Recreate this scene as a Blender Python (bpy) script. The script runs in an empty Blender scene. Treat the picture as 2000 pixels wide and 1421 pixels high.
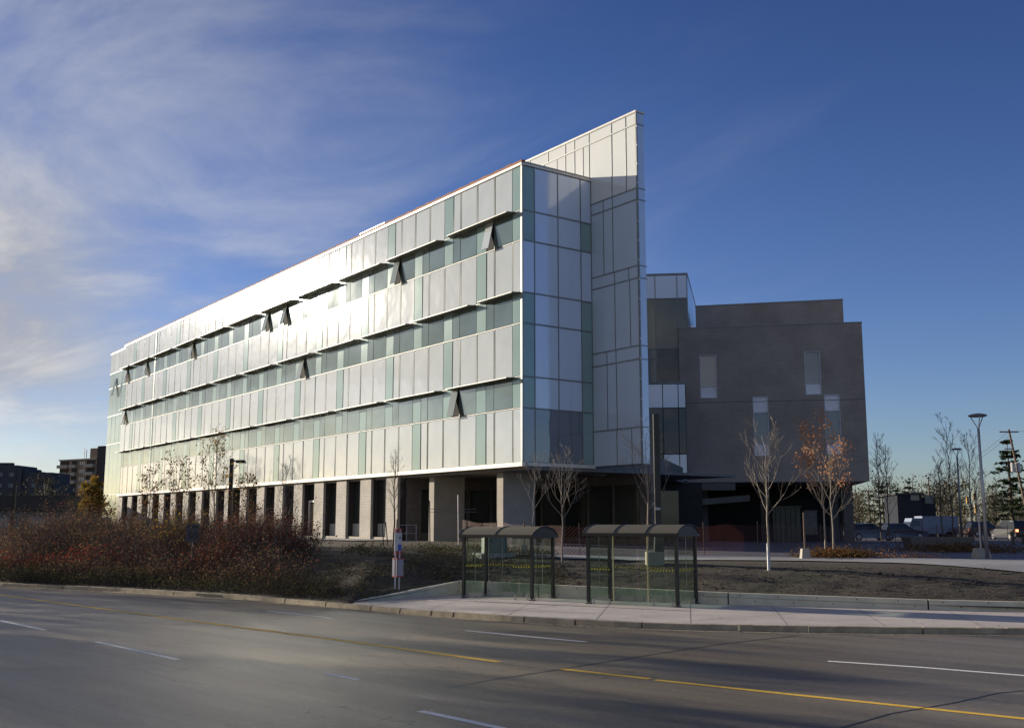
import bpy, math, random
import numpy as np
from mathutils import Vector, Matrix
random.seed(7)
S = bpy.context.scene
COL = S.collection
PI = math.pi
# ---------------------------------------------------------------- camera
F_PX, PITCH, CAMH = 2050.0, 0.1515, 2.75
cd = bpy.data.cameras.new('camera'); cam = bpy.data.objects.new('camera', cd); COL.objects.link(cam)
cam.location = (0, 0, CAMH); cam.rotation_euler = (PI/2 + PITCH, 0, 0)
cd.sensor_width = 36.0; cd.lens = F_PX/2000.0*36.0; cd.clip_start = 0.1; cd.clip_end = 6000
S.camera = cam
# ---------------------------------------------------------------- light
SUN_AZ, SUN_EL = math.radians(58.9), math.radians(12.5)      # azimuth to the left of +Y
sdir = Vector((-math.sin(SUN_AZ)*math.cos(SUN_EL), math.cos(SUN_AZ)*math.cos(SUN_EL), math.sin(SUN_EL)))
sl = bpy.data.lights.new('sun', 'SUN'); sl.energy = 5.0; sl.angle = math.radians(0.5); sl.color = (1.0, 0.89, 0.73)
so = bpy.data.objects.new('sun', sl); so.rotation_euler = sdir.to_track_quat('Z', 'Y').to_euler(); COL.objects.link(so)
S.view_settings.view_transform = 'Standard'; S.view_settings.look = 'None'
S.view_settings.exposure = 0.6; S.view_settings.gamma = 1.0; S.view_settings.use_curve_mapping = False
S.cycles.use_denoising = True
S.cycles.max_bounces = 8; S.cycles.diffuse_bounces = 3; S.cycles.glossy_bounces = 4
S.cycles.transparent_max_bounces = 12; S.cycles.sample_clamp_indirect = 12.0; S.cycles.blur_glossy = 1.0; S.cycles.use_adaptive_sampling = False

def build_world():
    W = bpy.data.worlds.new('World'); S.world = W; W.use_nodes = True
    nt = W.node_tree; nt.nodes.clear(); N = nt.nodes.new; L = nt.links.new
    out = N('ShaderNodeOutputWorld'); bg = N('ShaderNodeBackground'); bg.inputs[1].default_value = 0.085
    sky = N('ShaderNodeTexSky'); sky.sky_type = 'NISHITA'; sky.sun_disc = False
    sky.sun_elevation = SUN_EL; sky.sun_rotation = -SUN_AZ
    sky.air_density = 1.0; sky.dust_density = 0.6; sky.ozone_density = 3.5; sky.altitude = 200
    tc = N('ShaderNodeTexCoord')
    sep = N('ShaderNodeSeparateXYZ'); L(tc.outputs['Generated'], sep.inputs[0])
    def M(op, a, b=None, c=None):
        n = N('ShaderNodeMath'); n.operation = op
        for i, v in enumerate((a, b, c)):
            if v is None: continue
            if isinstance(v, (int, float)): n.inputs[i].default_value = v
            else: L(v, n.inputs[i])
        return n.outputs[0]
    def mr(v, a, b, c=0.0, d=1.0, sm=True):
        n = N('ShaderNodeMapRange'); n.interpolation_type = 'SMOOTHSTEP' if sm else 'LINEAR'
        L(v, n.inputs[0])
        for i, k in enumerate((a, b, c, d)): n.inputs[i+1].default_value = k
        return n.outputs[0]
    # flat projection of the cloud layer
    zz = M('ADD', M('MAXIMUM', sep.outputs[2], 0.0), 0.12)
    cx = M('DIVIDE', sep.outputs[0], zz); cy = M('DIVIDE', sep.outputs[1], zz)
    cmb = N('ShaderNodeCombineXYZ'); L(cx, cmb.inputs[0]); L(cy, cmb.inputs[1])
    rt = N('ShaderNodeMapping'); rt.inputs['Rotation'].default_value = (0, 0, math.radians(52)); L(cmb.outputs[0], rt.inputs[0])
    mp = N('ShaderNodeMapping'); mp.inputs['Scale'].default_value = (0.72, 1.15, 1); mp.inputs['Location'].default_value = (1.3, 0.4, 0)
    L(rt.outputs[0], mp.inputs[0])
    n1 = N('ShaderNodeTexNoise'); n1.inputs['Scale'].default_value = 1.25; n1.inputs['Detail'].default_value = 10; n1.inputs['Roughness'].default_value = 0.60; n1.inputs['Distortion'].default_value = 0.55
    L(mp.outputs[0], n1.inputs['Vector'])
    n2 = N('ShaderNodeTexNoise'); n2.inputs['Scale'].default_value = 2.6; n2.inputs['Detail'].default_value = 6; n2.inputs['Roughness'].default_value = 0.5
    L(tc.outputs['Generated'], n2.inputs['Vector'])
    # cloudier on the left; cloud added behind the camera to neutralise the sky light
    side = M('ADD', M('MULTIPLY', sep.outputs[0], -0.90), M('MULTIPLY', sep.outputs[1], -0.12))
    m_side = mr(side, -0.50, 0.30)
    wisp = M('MULTIPLY', mr(M('ADD', n1.outputs[0], M('MULTIPLY', m_side, 0.20)), 0.47, 0.82), m_side)
    lowm = M('MULTIPLY', mr(sep.outputs[2], 0.06, 0.15), mr(sep.outputs[2], 0.40, 0.20))
    bank = M('MULTIPLY', M('MULTIPLY', mr(M('ADD', n2.outputs[0], M('MULTIPLY', n1.outputs[0], 0.4)), 0.50, 0.74), lowm), mr(side, 0.13, 0.30))
    dens = M('MINIMUM', M('ADD', M('MULTIPLY', wisp, 0.44), M('MULTIPLY', bank, 0.72)), 0.93)
    hs = N('ShaderNodeHueSaturation'); hs.inputs['Hue'].default_value = 0.515; hs.inputs['Saturation'].default_value = 1.08; hs.inputs['Value'].default_value = 1.0
    L(sky.outputs[0], hs.inputs['Color'])
    mix = N('ShaderNodeMix'); mix.data_type = 'RGBA'
    grd = N('ShaderNodeMix'); grd.data_type = 'RGBA'; L(mr(sep.outputs[2], 0.0, 0.55, sm=False), grd.inputs[0]); grd.inputs[6].default_value = (1.0, 0.97, 1.12, 1); grd.inputs[7].default_value = (0.50, 0.57, 0.70, 1)
    mul = N('ShaderNodeMix'); mul.data_type = 'RGBA'; mul.blend_type = 'MULTIPLY'; mul.inputs[0].default_value = 1.0; L(hs.outputs[0], mul.inputs[6]); L(grd.outputs[2], mul.inputs[7])
    L(dens, mix.inputs[0]); L(mul.outputs[2], mix.inputs[6])
    ccol = N('ShaderNodeMix'); ccol.data_type = 'RGBA'; L(mr(n1.outputs[0], 0.38, 0.68), ccol.inputs[0])
    ccol.inputs[6].default_value = (3.0, 3.1, 3.5, 1); ccol.inputs[7].default_value = (5.6, 5.5, 5.4, 1)
    L(ccol.outputs[2], mix.inputs[7])
    L(mix.outputs[2], bg.inputs[0]); L(bg.outputs[0], out.inputs[0])
build_world()

# ---------------------------------------------------------------- projection helpers (pixels of the 2000 x 1421 photograph)
def ray(px, py):
    x = (px-1000)/F_PX; y = -(py-710.5)/F_PX
    return Vector((x, math.cos(PITCH)-y*math.sin(PITCH), math.sin(PITCH)+y*math.cos(PITCH)))
def atz(px, py, z):
    r = ray(px, py); s = (z-CAMH)/r.z; return Vector((r.x*s, r.y*s, z))
def atY(px, py, Y):
    r = ray(px, py); s = Y/r.y; return Vector((r.x*s, Y, CAMH+r.z*s))

# ---------------------------------------------------------------- materials
def nodes(name):
    m = bpy.data.materials.new(name); m.use_nodes = True
    nt = m.node_tree; b = nt.nodes['Principled BSDF']
    return m, nt, b, nt.nodes.new, nt.links.new
def mat(name, col, rough=0.7, var=0.15, scale=3.0, bump=0.0, bscale=30.0, metal=0.0, spec=0.5, coat=0.0, coatr=0.1, col2=None, detail=5.0, ior=1.5, transl=0.0):
    m, nt, b, N, L = nodes(name)
    tc = N('ShaderNodeTexCoord')
    n = N('ShaderNodeTexNoise'); n.inputs['Scale'].default_value = scale; n.inputs['Detail'].default_value = detail; n.inputs['Roughness'].default_value = 0.6
    L(tc.outputs['Object'], n.inputs['Vector'])
    r = N('ShaderNodeMapRange'); r.inputs[1].default_value = 0.3; r.inputs[2].default_value = 0.7; L(n.outputs[0], r.inputs[0])
    mx = N('ShaderNodeMix'); mx.data_type = 'RGBA'; L(r.outputs[0], mx.inputs[0])
    c2 = col2 if col2 else tuple(c*(1+var) for c in col); c1 = col if col2 else tuple(c*(1-var) for c in col)
    mx.inputs[6].default_value = (*c1, 1); mx.inputs[7].default_value = (*c2, 1)
    L(mx.outputs[2], b.inputs['Base Color'])
    b.inputs['Roughness'].default_value = rough; b.inputs['Metallic'].default_value = metal
    b.inputs['Specular IOR Level'].default_value = spec; b.inputs['IOR'].default_value = ior
    b.inputs['Coat Weight'].default_value = coat; b.inputs['Coat Roughness'].default_value = coatr
    if bump > 0:
        n2 = N('ShaderNodeTexNoise'); n2.inputs['Scale'].default_value = bscale; n2.inputs['Detail'].default_value = 4
        L(tc.outputs['Object'], n2.inputs['Vector'])
        bp = N('ShaderNodeBump'); bp.inputs['Strength'].default_value = min(1, bump); bp.inputs['Distance'].default_value = 0.02
        L(n2.outputs[0], bp.inputs['Height']); L(bp.outputs[0], b.inputs['Normal'])
    return m
def leaf_mat(name, cols, transl=0.35):
    m, nt, b, N, L = nodes(name)
    geo = N('ShaderNodeNewGeometry')
    cr = N('ShaderNodeValToRGB'); L(geo.outputs['Random Per Island'], cr.inputs[0])
    cr.color_ramp.interpolation = 'CONSTANT'
    els = cr.color_ramp.elements
    while len(els) < len(cols): els.new(0.5)
    for i, c in enumerate(cols): els[i].position = i/len(cols); els[i].color = (*c, 1)
    L(cr.outputs[0], b.inputs['Base Color']); b.inputs['Roughness'].default_value = 0.85; b.inputs['Specular IOR Level'].default_value = 0.15
    t = N('ShaderNodeBsdfTranslucent'); L(cr.outputs[0], t.inputs[0])
    ms = N('ShaderNodeMixShader'); ms.inputs[0].default_value = transl
    L(b.outputs[0], ms.inputs[1]); L(t.outputs[0], ms.inputs[2])
    L(ms.outputs[0], nt.nodes['Material Output'].inputs[0])
    return m
def glass_mat(name, col, ior=1.9, rough=0.05, tint=(1, 1, 1), bump=0.05, bsc=0.6, var=0.12, vscale=0.5):
    """opaque coated facade glass: dark body colour, mirror-like skin, slow roller waves"""
    m, nt, b, N, L = nodes(name)
    tc = N('ShaderNodeTexCoord')
    n = N('ShaderNodeTexNoise'); n.inputs['Scale'].default_value = vscale; n.inputs['Detail'].default_value = 3
    L(tc.outputs['Object'], n.inputs['Vector'])
    geo = N('ShaderNodeNewGeometry')
    ad = N('ShaderNodeMath'); ad.operation = 'ADD'; L(n.outputs[0], ad.inputs[0])
    mu = N('ShaderNodeMath'); mu.operation = 'MULTIPLY'; mu.inputs[1].default_value = 0.5; L(geo.outputs['Random Per Island'], mu.inputs[0])
    L(mu.outputs[0], ad.inputs[1])
    r = N('ShaderNodeMapRange'); r.inputs[1].default_value = 0.35; r.inputs[2].default_value = 1.15; L(ad.outputs[0], r.inputs[0])
    mx = N('ShaderNodeMix'); mx.data_type = 'RGBA'; L(r.outputs[0], mx.inputs[0])
    mx.inputs[6].default_value = (*[c*(1-var) for c in col], 1); mx.inputs[7].default_value = (*[c*(1+var) for c in col], 1)
    L(mx.outputs[2], b.inputs['Base Color'])
    b.inputs['IOR'].default_value = ior; b.inputs['Roughness'].default_value = rough
    b.inputs['Specular Tint'].default_value = (*tint, 1)
    n2 = N('ShaderNodeTexNoise'); n2.inputs['Scale'].default_value = bsc; n2.inputs['Detail'].default_value = 1
    L(tc.outputs['Object'], n2.inputs['Vector'])
    bp = N('ShaderNodeBump'); bp.inputs['Strength'].default_value = bump; bp.inputs['Distance'].default_value = 0.1
    L(n2.outputs[0], bp.inputs['Height']); L(bp.outputs[0], b.inputs['Normal'])
    return m
def clear_glass(name, tint=(0.88, 0.93, 0.90)):
    m, nt, b, N, L = nodes(name)
    nt.nodes.remove(b)
    tr = N('ShaderNodeBsdfTransparent'); tr.inputs[0].default_value = (*tint, 1)
    gl = N('ShaderNodeBsdfGlossy'); gl.inputs['Roughness'].default_value = 0.03
    geo = N('ShaderNodeNewGeometry'); dt = N('ShaderNodeVectorMath'); dt.operation = 'DOT_PRODUCT'; L(geo.outputs['Normal'], dt.inputs[0]); L(geo.outputs['Incoming'], dt.inputs[1])
    def M_(op, a, c=None):
        n = N('ShaderNodeMath'); n.operation = op
        for i, v in enumerate((a, c)):
            if v is None: continue
            if isinstance(v, (int, float)): n.inputs[i].default_value = v
            else: L(v, n.inputs[i])
        return n.outputs[0]
    f5 = M_('ADD', M_('MULTIPLY', M_('POWER', M_('SUBTRACT', 1.0, M_('ABSOLUTE', dt.outputs['Value'])), 5.0), .9), .035)
    ms = N('ShaderNodeMixShader'); L(f5, ms.inputs[0]); L(tr.outputs[0], ms.inputs[1]); L(gl.outputs[0], ms.inputs[2])
    L(ms.outputs[0], nt.nodes['Material Output'].inputs[0])
    return m
def brick_mat(name, c1, c2, mortar, rot, sx=1.0):
    m, nt, b, N, L = nodes(name)
    tc = N('ShaderNodeTexCoord'); mp = N('ShaderNodeMapping'); mp.inputs['Rotation'].default_value = (0, 0, -rot)
    L(tc.outputs['Object'], mp.inputs[0])
    sp = N('ShaderNodeSeparateXYZ'); L(mp.outputs[0], sp.inputs[0])
    ad = N('ShaderNodeMath'); ad.operation = 'ADD'; L(sp.outputs[0], ad.inputs[0]); L(sp.outputs[1], ad.inputs[1])
    cb = N('ShaderNodeCombineXYZ'); L(ad.outputs[0], cb.inputs[0]); L(sp.outputs[2], cb.inputs[1])
    br = N('ShaderNodeTexBrick'); L(cb.outputs[0], br.inputs['Vector'])
    br.inputs['Color1'].default_value = (*c1, 1); br.inputs['Color2'].default_value = (*c2, 1); br.inputs['Mortar'].default_value = (*mortar, 1)
    br.inputs['Scale'].default_value = 1.0; br.inputs['Brick Width'].default_value = 0.30*sx; br.inputs['Row Height'].default_value = 0.10*sx; br.inputs['Mortar Size'].default_value = 0.010*sx
    n = N('ShaderNodeTexNoise'); n.inputs['Scale'].default_value = 0.5; n.inputs['Detail'].default_value = 6; L(tc.outputs['Object'], n.inputs['Vector'])
    mx = N('ShaderNodeMix'); mx.data_type = 'RGBA'; mx.blend_type = 'MULTIPLY'; mx.inputs[0].default_value = 0.45
    L(br.outputs[0], mx.inputs[6])
    cr = N('ShaderNodeMapRange'); cr.inputs[1].default_value = 0.3; cr.inputs[2].default_value = 0.7; cr.inputs[3].default_value = 0.55; cr.inputs[4].default_value = 1.15; L(n.outputs[0], cr.inputs[0])
    L(cr.outputs[0], mx.inputs[7]); L(mx.outputs[2], b.inputs['Base Color'])
    b.inputs['Roughness'].default_value = 0.85
    bp = N('ShaderNodeBump'); bp.inputs['Strength'].default_value = 0.5; bp.inputs['Distance'].default_value = 0.01; bp.invert = True
    L(br.outputs['Fac'], bp.inputs['Height']); L(bp.outputs[0], b.inputs['Normal'])
    return m
AU = 0.6294                                                     # the long facade runs this far left of straight ahead
M = {}
M['frit'] = glass_mat('frit_white', (0.455, 0.49, 0.495), ior=2.1, rough=0.068, bump=0.13, bsc=0.9, var=0.10)
M['fritB'] = glass_mat('frit_sky_tint', (0.62, 0.72, 0.86), ior=2.2, rough=0.10, bump=0.05, bsc=0.8, var=0.04)  # frit for shaded faces, the sky's blue reflection put into its colour
M['teal'] = glass_mat('teal_glass', (0.23, 0.32, 0.30), ior=1.9, rough=0.08, tint=(0.85, 1.0, 0.96), bump=0.06)
M['win'] = glass_mat('window_glass', (0.085, 0.118, 0.108), ior=2.5, rough=0.04, tint=(0.86, 0.97, 0.92), bump=0.07, var=0.45)
M['winwarm'] = glass_mat('window_glass_warm', (0.12, 0.10, 0.09), ior=2.0, rough=0.05, bump=0.07, var=0.3)
M['winsash'] = glass_mat('sash_glass', (0.20, 0.23, 0.20), ior=1.8, rough=.08)
M['mull'] = mat('mullion_metal', (0.24, 0.25, 0.235), 0.45, metal=0.3)
M['mullw'] = mat('transom_metal_pale', (0.24, 0.235, 0.215), 0.5, metal=0.2)
M['shade'] = mat('sunshade_metal', (0.16, 0.16, 0.145), 0.45, metal=0.5)
M['dark'] = mat('dark_void', (0.012, 0.012, 0.012), 0.9)
M['trim'] = mat('white_trim', (0.72, 0.68, 0.60), 0.35)
M['rust'] = mat('rust_membrane', (0.22, 0.075, 0.03), 0.8, var=0.3, scale=2)
M['roof'] = mat('roof_gravel', (0.22, 0.21, 0.2), 0.9)
M['pier'] = brick_mat('pale_brick', (0.50, 0.46, 0.40), (0.42, 0.385, 0.335), (0.27, 0.25, 0.22), PI/2+AU)
M['conc'] = mat('concrete', (0.34, 0.33, 0.30), 0.85, var=0.18, scale=1.2, bump=0.3, bscale=25)
M['concp'] = mat('concrete_pale', (0.36, 0.325, 0.27), 0.85, var=0.10, scale=1.5, bump=0.2)
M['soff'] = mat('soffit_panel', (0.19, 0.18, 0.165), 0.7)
M['block'] = brick_mat('dark_block', (0.43, 0.37, 0.315), (0.385, 0.33, 0.285), (0.31, 0.27, 0.235), 0.0, 1.3)
M['steel'] = mat('black_steel', (0.025, 0.025, 0.023), 0.45, metal=0.2)
M['bronze'] = mat('bronze_steel', (0.045, 0.042, 0.036), 0.42, metal=0.4)
M['galv'] = mat('galvanised_steel', (0.42, 0.40, 0.40), 0.4, metal=0.6)
M['wood'] = mat('weathered_wood', (0.16, 0.11, 0.08), 0.9, var=0.3, scale=8)
M['bark'] = mat('grey_bark', (0.25, 0.215, 0.18), 0.9, var=0.3, scale=14, bump=0.4, bscale=60)
M['barkd'] = mat('dark_bark', (0.12, 0.095, 0.075), 0.95, var=0.3, scale=14)
M['barkp'] = mat('pale_bark', (0.33, 0.27, 0.205), 0.85, var=0.25, scale=14)

# ---------------------------------------------------------------- mesh builder
class MB:
    def __init__(s): s.v = []; s.f = []; s.m = []
    def poly(s, pts, mi=0):
        k = len(s.v); s.v += [tuple(p) for p in pts]; s.f.append(tuple(range(k, k+len(pts)))); s.m.append(mi)
    def hexa(s, P, mi=0):
        """8 corners: bottom 0-3 counter-clockwise, top 4-7"""
        k = len(s.v); s.v += [tuple(p) for p in P]
        for q in ((0,3,2,1),(4,5,6,7),(0,1,5,4),(1,2,6,5),(2,3,7,6),(3,0,4,7)):
            s.f.append(tuple(k+i for i in q)); s.m.append(mi)
    def box(s, c, e1, e2, e3, mi=0):
        c, e1, e2, e3 = (Vector(a) for a in (c, e1, e2, e3))
        s.hexa([c-e1-e2-e3, c+e1-e2-e3, c+e1+e2-e3, c-e1+e2-e3, c-e1-e2+e3, c+e1-e2+e3, c+e1+e2+e3, c-e1+e2+e3], mi)
    def ab(s, x0, x1, y0, y1, z0, z1, mi=0):
        s.hexa([(x0,y0,z0),(x1,y0,z0),(x1,y1,z0),(x0,y1,z0),(x0,y0,z1),(x1,y0,z1),(x1,y1,z1),(x0,y1,z1)], mi)
    def tube(s, pts, rad, n=6, mi=0, cap=True):
        pts = [Vector(p) for p in pts]; k0 = len(s.v)
        up0 = None
        for i, p in enumerate(pts):
            d = (pts[min(i+1, len(pts)-1)] - pts[max(i-1, 0)])
            if d.length < 1e-9: d = Vector((0, 0, 1))
            d.normalize()
            if up0 is None:
                up0 = Vector((0, 0, 1)) if abs(d.z) < 0.9 else Vector((1, 0, 0))
            a = d.cross(up0)
            if a.length < 1e-6: a = d.orthogonal()
            a.normalize(); b = a.cross(d).normalized(); up0 = b
            r = rad[i] if isinstance(rad, (list, tuple)) else rad
            for j in range(n):
                t = 2*PI*j/n
                s.v.append(tuple(p + a*(r*math.cos(t)) + b*(r*math.sin(t))))
        for i in range(len(pts)-1):
            for j in range(n):
                s.f.append((k0+i*n+j, k0+(i+1)*n+j, k0+(i+1)*n+(j+1) % n, k0+i*n+(j+1) % n)); s.m.append(mi)
        if cap:
            s.f.append(tuple(k0+j for j in range(n))); s.m.append(mi)
            s.f.append(tuple(k0+(len(pts)-1)*n+j for j in reversed(range(n)))); s.m.append(mi)
    def build(s, name, mats, parent=None, smooth=False):
        if not isinstance(mats, (list, tuple)): mats = [mats]
        me = bpy.data.meshes.new(name)
        off = parent_world(parent) if parent else Vector((0, 0, 0))
        me.from_pydata([(x-off.x, y-off.y, z-off.z) for x, y, z in s.v], [], s.f)
        for m in mats: me.materials.append(m)
        if len(mats) > 1: me.polygons.foreach_set('material_index', s.m)
        if smooth: me.polygons.foreach_set('use_smooth', [True]*len(s.f))
        me.update()
        o = bpy.data.objects.new(name, me); COL.objects.link(o)
        if parent: o.parent = parent
        return o
def parent_world(o):
    v = Vector((0, 0, 0))
    while o: v += Vector(o.location); o = o.parent
    return v
def tag(o, label=None, cat=None, group=None, kind=None):
    if label: o['label'] = label
    if cat: o['category'] = cat
    if group: o['group'] = group
    if kind: o['kind'] = kind
    return o
def thing(name, loc, label, cat, group=None):
    o = bpy.data.objects.new(name, None); COL.objects.link(o); o.location = loc; o.empty_display_size = 0.2
    return tag(o, label, cat, group)
def emit(name, items, mats, parent, limit=100):
    """items: (key, builder) sorted so the ones showing largest come first"""
    items = sorted(items, key=lambda a: a[0])
    for k, (key, fn) in enumerate(items[:limit]):
        b = MB(); fn(b); b.build(name, mats, parent)
    if len(items) > limit:
        b = MB()
        for key, fn in items[limit:]: fn(b)
        o = b.build(name, mats, parent); tag(o, kind='stuff')
#SECTION terrain
# ---------------------------------------------------------------- ground lines (metres, road surface z = 0)
def lerp_tab(tab, x):
    if x <= tab[0][0]: return tab[0][1] + (x-tab[0][0])*(tab[1][1]-tab[0][1])/(tab[1][0]-tab[0][0])
    for (a, b), (c, d) in zip(tab, tab[1:]):
        if x <= c: return b + (d-b)*(x-a)/(c-a)
    a, b = tab[-2]; c, d = tab[-1]
    return d + (x-c)*(d-b)/(c-a)
KERB = [(-140, 170), (-90, 122), (-62, 91), (-40, 66), (-30, 54.6), (-22.9, 47.9), (-16.1, 44.1), (-12.5, 41.6), (-9.7, 39.6), (-7.25, 37.2), (-5.0, 35.0), (-3.1, 33.1), (0, 30.75), (2.76, 29.1), (4.3, 28.5), (6.6, 28.0), (9.2, 27.6), (12.9, 27.2), (30, 26.2), (90, 24)]
BACK = [(-140, 170.3), (-90, 122.3), (-62, 91.3), (-40, 66.3), (-30, 54.9), (-22.9, 48.2), (-16.1, 44.4), (-12.5, 41.9), (-9.7, 39.9), (-7.25, 37.5), (-5.45, 35.95), (-5.3, 36.3), (-1.85, 40.35), (-1.7, 40.28), (7.06, 35.24), (12.79, 33.15), (15.33, 32.4), (30, 29.6), (90, 26)]
def kerbY(x): return lerp_tab(KERB, x)
def backY(x): return lerp_tab(BACK, x)
ZB = [(-200, .2), (-5.4, .2), (-1.85, .58), (-1.6, .58), (7.06, .45), (15.3, .31), (30, .2), (100, .2)]
Z1 = [(-200, 1.7), (-4, 1.7), (0, 1.5), (5, 1.32), (10, 1.36), (22, 1.38), (100, 1.38)]
Z2 = [(-200, 1.86), (0, 1.84), (6, 1.66), (18, 1.5), (30, 1.42), (100, 1.35)]
SL = [(-200, 9), (-22, 9.5), (-8, 11), (-2, 9.0), (2, 7.5), (6, 6.5), (12, 7), (20, 8), (100, 9)]
def zt(x, y):
    s = y - backY(x)
    if s < 0: return 0.15
    zb, z1, z2, L_ = (lerp_tab(t, x) for t in (ZB, Z1, Z2, SL))
    u = min(1, s/L_); a = 1-(1-u)**1.5
    w = min(1, max(0, (s-L_)/14.0)); w = w*w*(3-2*w)
    return zb-0.06 + (z1-zb)*a + (z2-z1)*w
def hit(px, py):
    """where the line of sight through this pixel of the photograph meets the ground"""
    r = ray(px, py); Y = 25.0
    while Y < 900:
        s = Y/r.y; x = r.x*s
        if CAMH + r.z*s <= zt(x, Y): return Vector((x, Y, zt(x, Y)))
        Y += 0.05
    return Vector((x, Y, zt(x, Y)))
def g(x, y): return Vector((x, y, zt(x, y)))

def noise2(x, y):
    return (math.sin(x*2.1+1.3*math.sin(y*1.7))+math.sin(y*2.7+1.1*math.sin(x*1.9+2))+math.sin((x+y)*4.3)*.5+math.sin((x-y*1.3)*7.1)*.3)/2.8
def soil_mat():
    m, nt, b, N, L = nodes('verge_soil')
    tc = N('ShaderNodeTexCoord')
    def noise(sc, d=5, r=.6):
        n = N('ShaderNodeTexNoise'); n.inputs['Scale'].default_value = sc; n.inputs['Detail'].default_value = d; n.inputs['Roughness'].default_value = r
        L(tc.outputs['Object'], n.inputs['Vector']); return n.outputs[0]
    def rng(v, a, c):
        n = N('ShaderNodeMapRange'); n.inputs[1].default_value = a; n.inputs[2].default_value = c; L(v, n.inputs[0]); return n.outputs[0]
    def mix(f, a, c):
        n = N('ShaderNodeMix'); n.data_type = 'RGBA'; L(f, n.inputs[0])
        for i, k in ((6, a), (7, c)):
            if isinstance(k, tuple): n.inputs[i].default_value = (*k, 1)
            else: L(k, n.inputs[i])
        return n.outputs[2]
    c = mix(rng(noise(3.5, 8, .7), .38, .62), (0.032, 0.025, 0.017), (0.068, 0.053, 0.036))
    c = mix(rng(noise(.35, 5), .54, .68), c, mix(rng(noise(12), .35, .65), (0.034, 0.036, 0.015), (0.070, 0.064, 0.03)))
    L(c, b.inputs['Base Color']); b.inputs['Roughness'].default_value = .95
    bp = N('ShaderNodeBump'); bp.inputs['Strength'].default_value = .9; bp.inputs['Distance'].default_value = .06
    L(noise(9, 8, .7), bp.inputs['Height']); L(bp.outputs[0], b.inputs['Normal'])
    return m
def build_terrain():
    xs = list(np.arange(-26, 22, 0.22)); 
    left = []; x = -26.0; st = .3
    while x > -400: st *= 1.18; x -= st; left.append(x)
    right = []; x = 22.0; st = .3
    while x < 500: st *= 1.18; x += st; right.append(x)
    xs = list(reversed(left)) + xs + right
    ss = [0.0]; st = 0.16
    while ss[-1] < 16: ss.append(ss[-1]+st)
    while ss[-1] < 1800: st *= 1.16; ss.append(ss[-1]+st)
    b = MB(); ns = len(ss)
    for x in xs:
        yb = backY(x)
        for s in ss:
            y = yb+s
            z = zt(x, y)
            fd = max(0, min(1, (lerp_tab(SL, x)-1.2-s)/1.5)) if x > -4 else max(0, min(1, (14-s)/2.0))
            if s > .3: z += fd*(.035*noise2(x*1.3, y*1.3)+.02*random.uniform(-1, 1))-.01*(1-fd)
            b.v.append((x, y, z))
    for i in range(len(xs)-1):
        for j in range(ns-1):
            b.f.append((i*ns+j, (i+1)*ns+j, (i+1)*ns+j+1, i*ns+j+1)); b.m.append(0)
    tag(b.build('ground', soil_mat(), smooth=True), kind='structure')
build_terrain()

def asphalt():
    m, nt, b, N, L = nodes('asphalt')
    tc = N('ShaderNodeTexCoord')
    def noise(sc, d=5, r=.6, vec=None):
        n = N('ShaderNodeTexNoise'); n.inputs['Scale'].default_value = sc; n.inputs['Detail'].default_value = d; n.inputs['Roughness'].default_value = r
        L(vec or tc.outputs['Object'], n.inputs['Vector']); return n
    def rng(v, a, c, lo=0., hi=1.):
        n = N('ShaderNodeMapRange'); L(v, n.inputs[0])
        for i, k in enumerate((a, c, lo, hi)): n.inputs[i+1].default_value = k
        return n.outputs[0]
    rt = N('ShaderNodeMapping'); rt.inputs['Rotation'].default_value = (0, 0, math.radians(-45)); L(tc.outputs['Object'], rt.inputs[0])
    mp = N('ShaderNodeMapping'); mp.inputs['Scale'].default_value = (.8, .05, 1); L(rt.outputs[0], mp.inputs[0])
    mx = N('ShaderNodeMix'); mx.data_type = 'RGBA'; L(rng(noise(.9, 6, .6, mp.outputs[0]).outputs[0], .35, .65), mx.inputs[0])
    mx.inputs[6].default_value = (.100, .083, .056, 1); mx.inputs[7].default_value = (.225, .187, .128, 1)
    m2 = N('ShaderNodeMix'); m2.data_type = 'RGBA'; m2.blend_type = 'MULTIPLY'; m2.inputs[0].default_value = 1.0
    L(mx.outputs[2], m2.inputs[6]); L(rng(noise(9, 10, .9).outputs[0], .32, .68, .5, 1.6), m2.inputs[7])
    # wandering cracks
    nz = noise(.5, 4, .6)
    va = N('ShaderNodeVectorMath'); va.operation = 'MULTIPLY_ADD'; L(nz.outputs[1], va.inputs[0]); va.inputs[1].default_value = (3, 3, 0); L(tc.outputs['Object'], va.inputs[2])
    vo = N('ShaderNodeTexVoronoi'); vo.feature = 'DISTANCE_TO_EDGE'; vo.inputs['Scale'].default_value = .17; L(va.outputs[0], vo.inputs['Vector'])
    ck = rng(vo.outputs[0], .0008, .0032, .22, 1.)
    nb = rng(noise(.21, 2).outputs[0], .46, .52)
    ckm = N('ShaderNodeMath'); ckm.operation = 'MAXIMUM'; L(ck, ckm.inputs[0]); L(nb, ckm.inputs[1])
    m3 = N('ShaderNodeMix'); m3.data_type = 'RGBA'; m3.blend_type = 'MULTIPLY'; m3.inputs[0].default_value = 1.0
    L(m2.outputs[2], m3.inputs[6]); L(ckm.outputs[0], m3.inputs[7])
    L(m3.outputs[2], b.inputs['Base Color'])
    b.inputs['Roughness'].default_value = .46; b.inputs['Specular IOR Level'].default_value = .36
    bp = N('ShaderNodeBump'); bp.inputs['Strength'].default_value = .8; bp.inputs['Distance'].default_value = .012
    L(noise(40, 5, .8).outputs[0], bp.inputs['Height']); L(bp.outputs[0], b.inputs['Normal'])
    return m
M['asphalt'] = asphalt()
M['jnt'] = mat('joint_grey', (.17, .155, .14), .9)
M['litter'] = mat('litter', (.10, .065, .035), .9, var=.5, scale=20)
UP = Vector((0, 0, 1))
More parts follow.
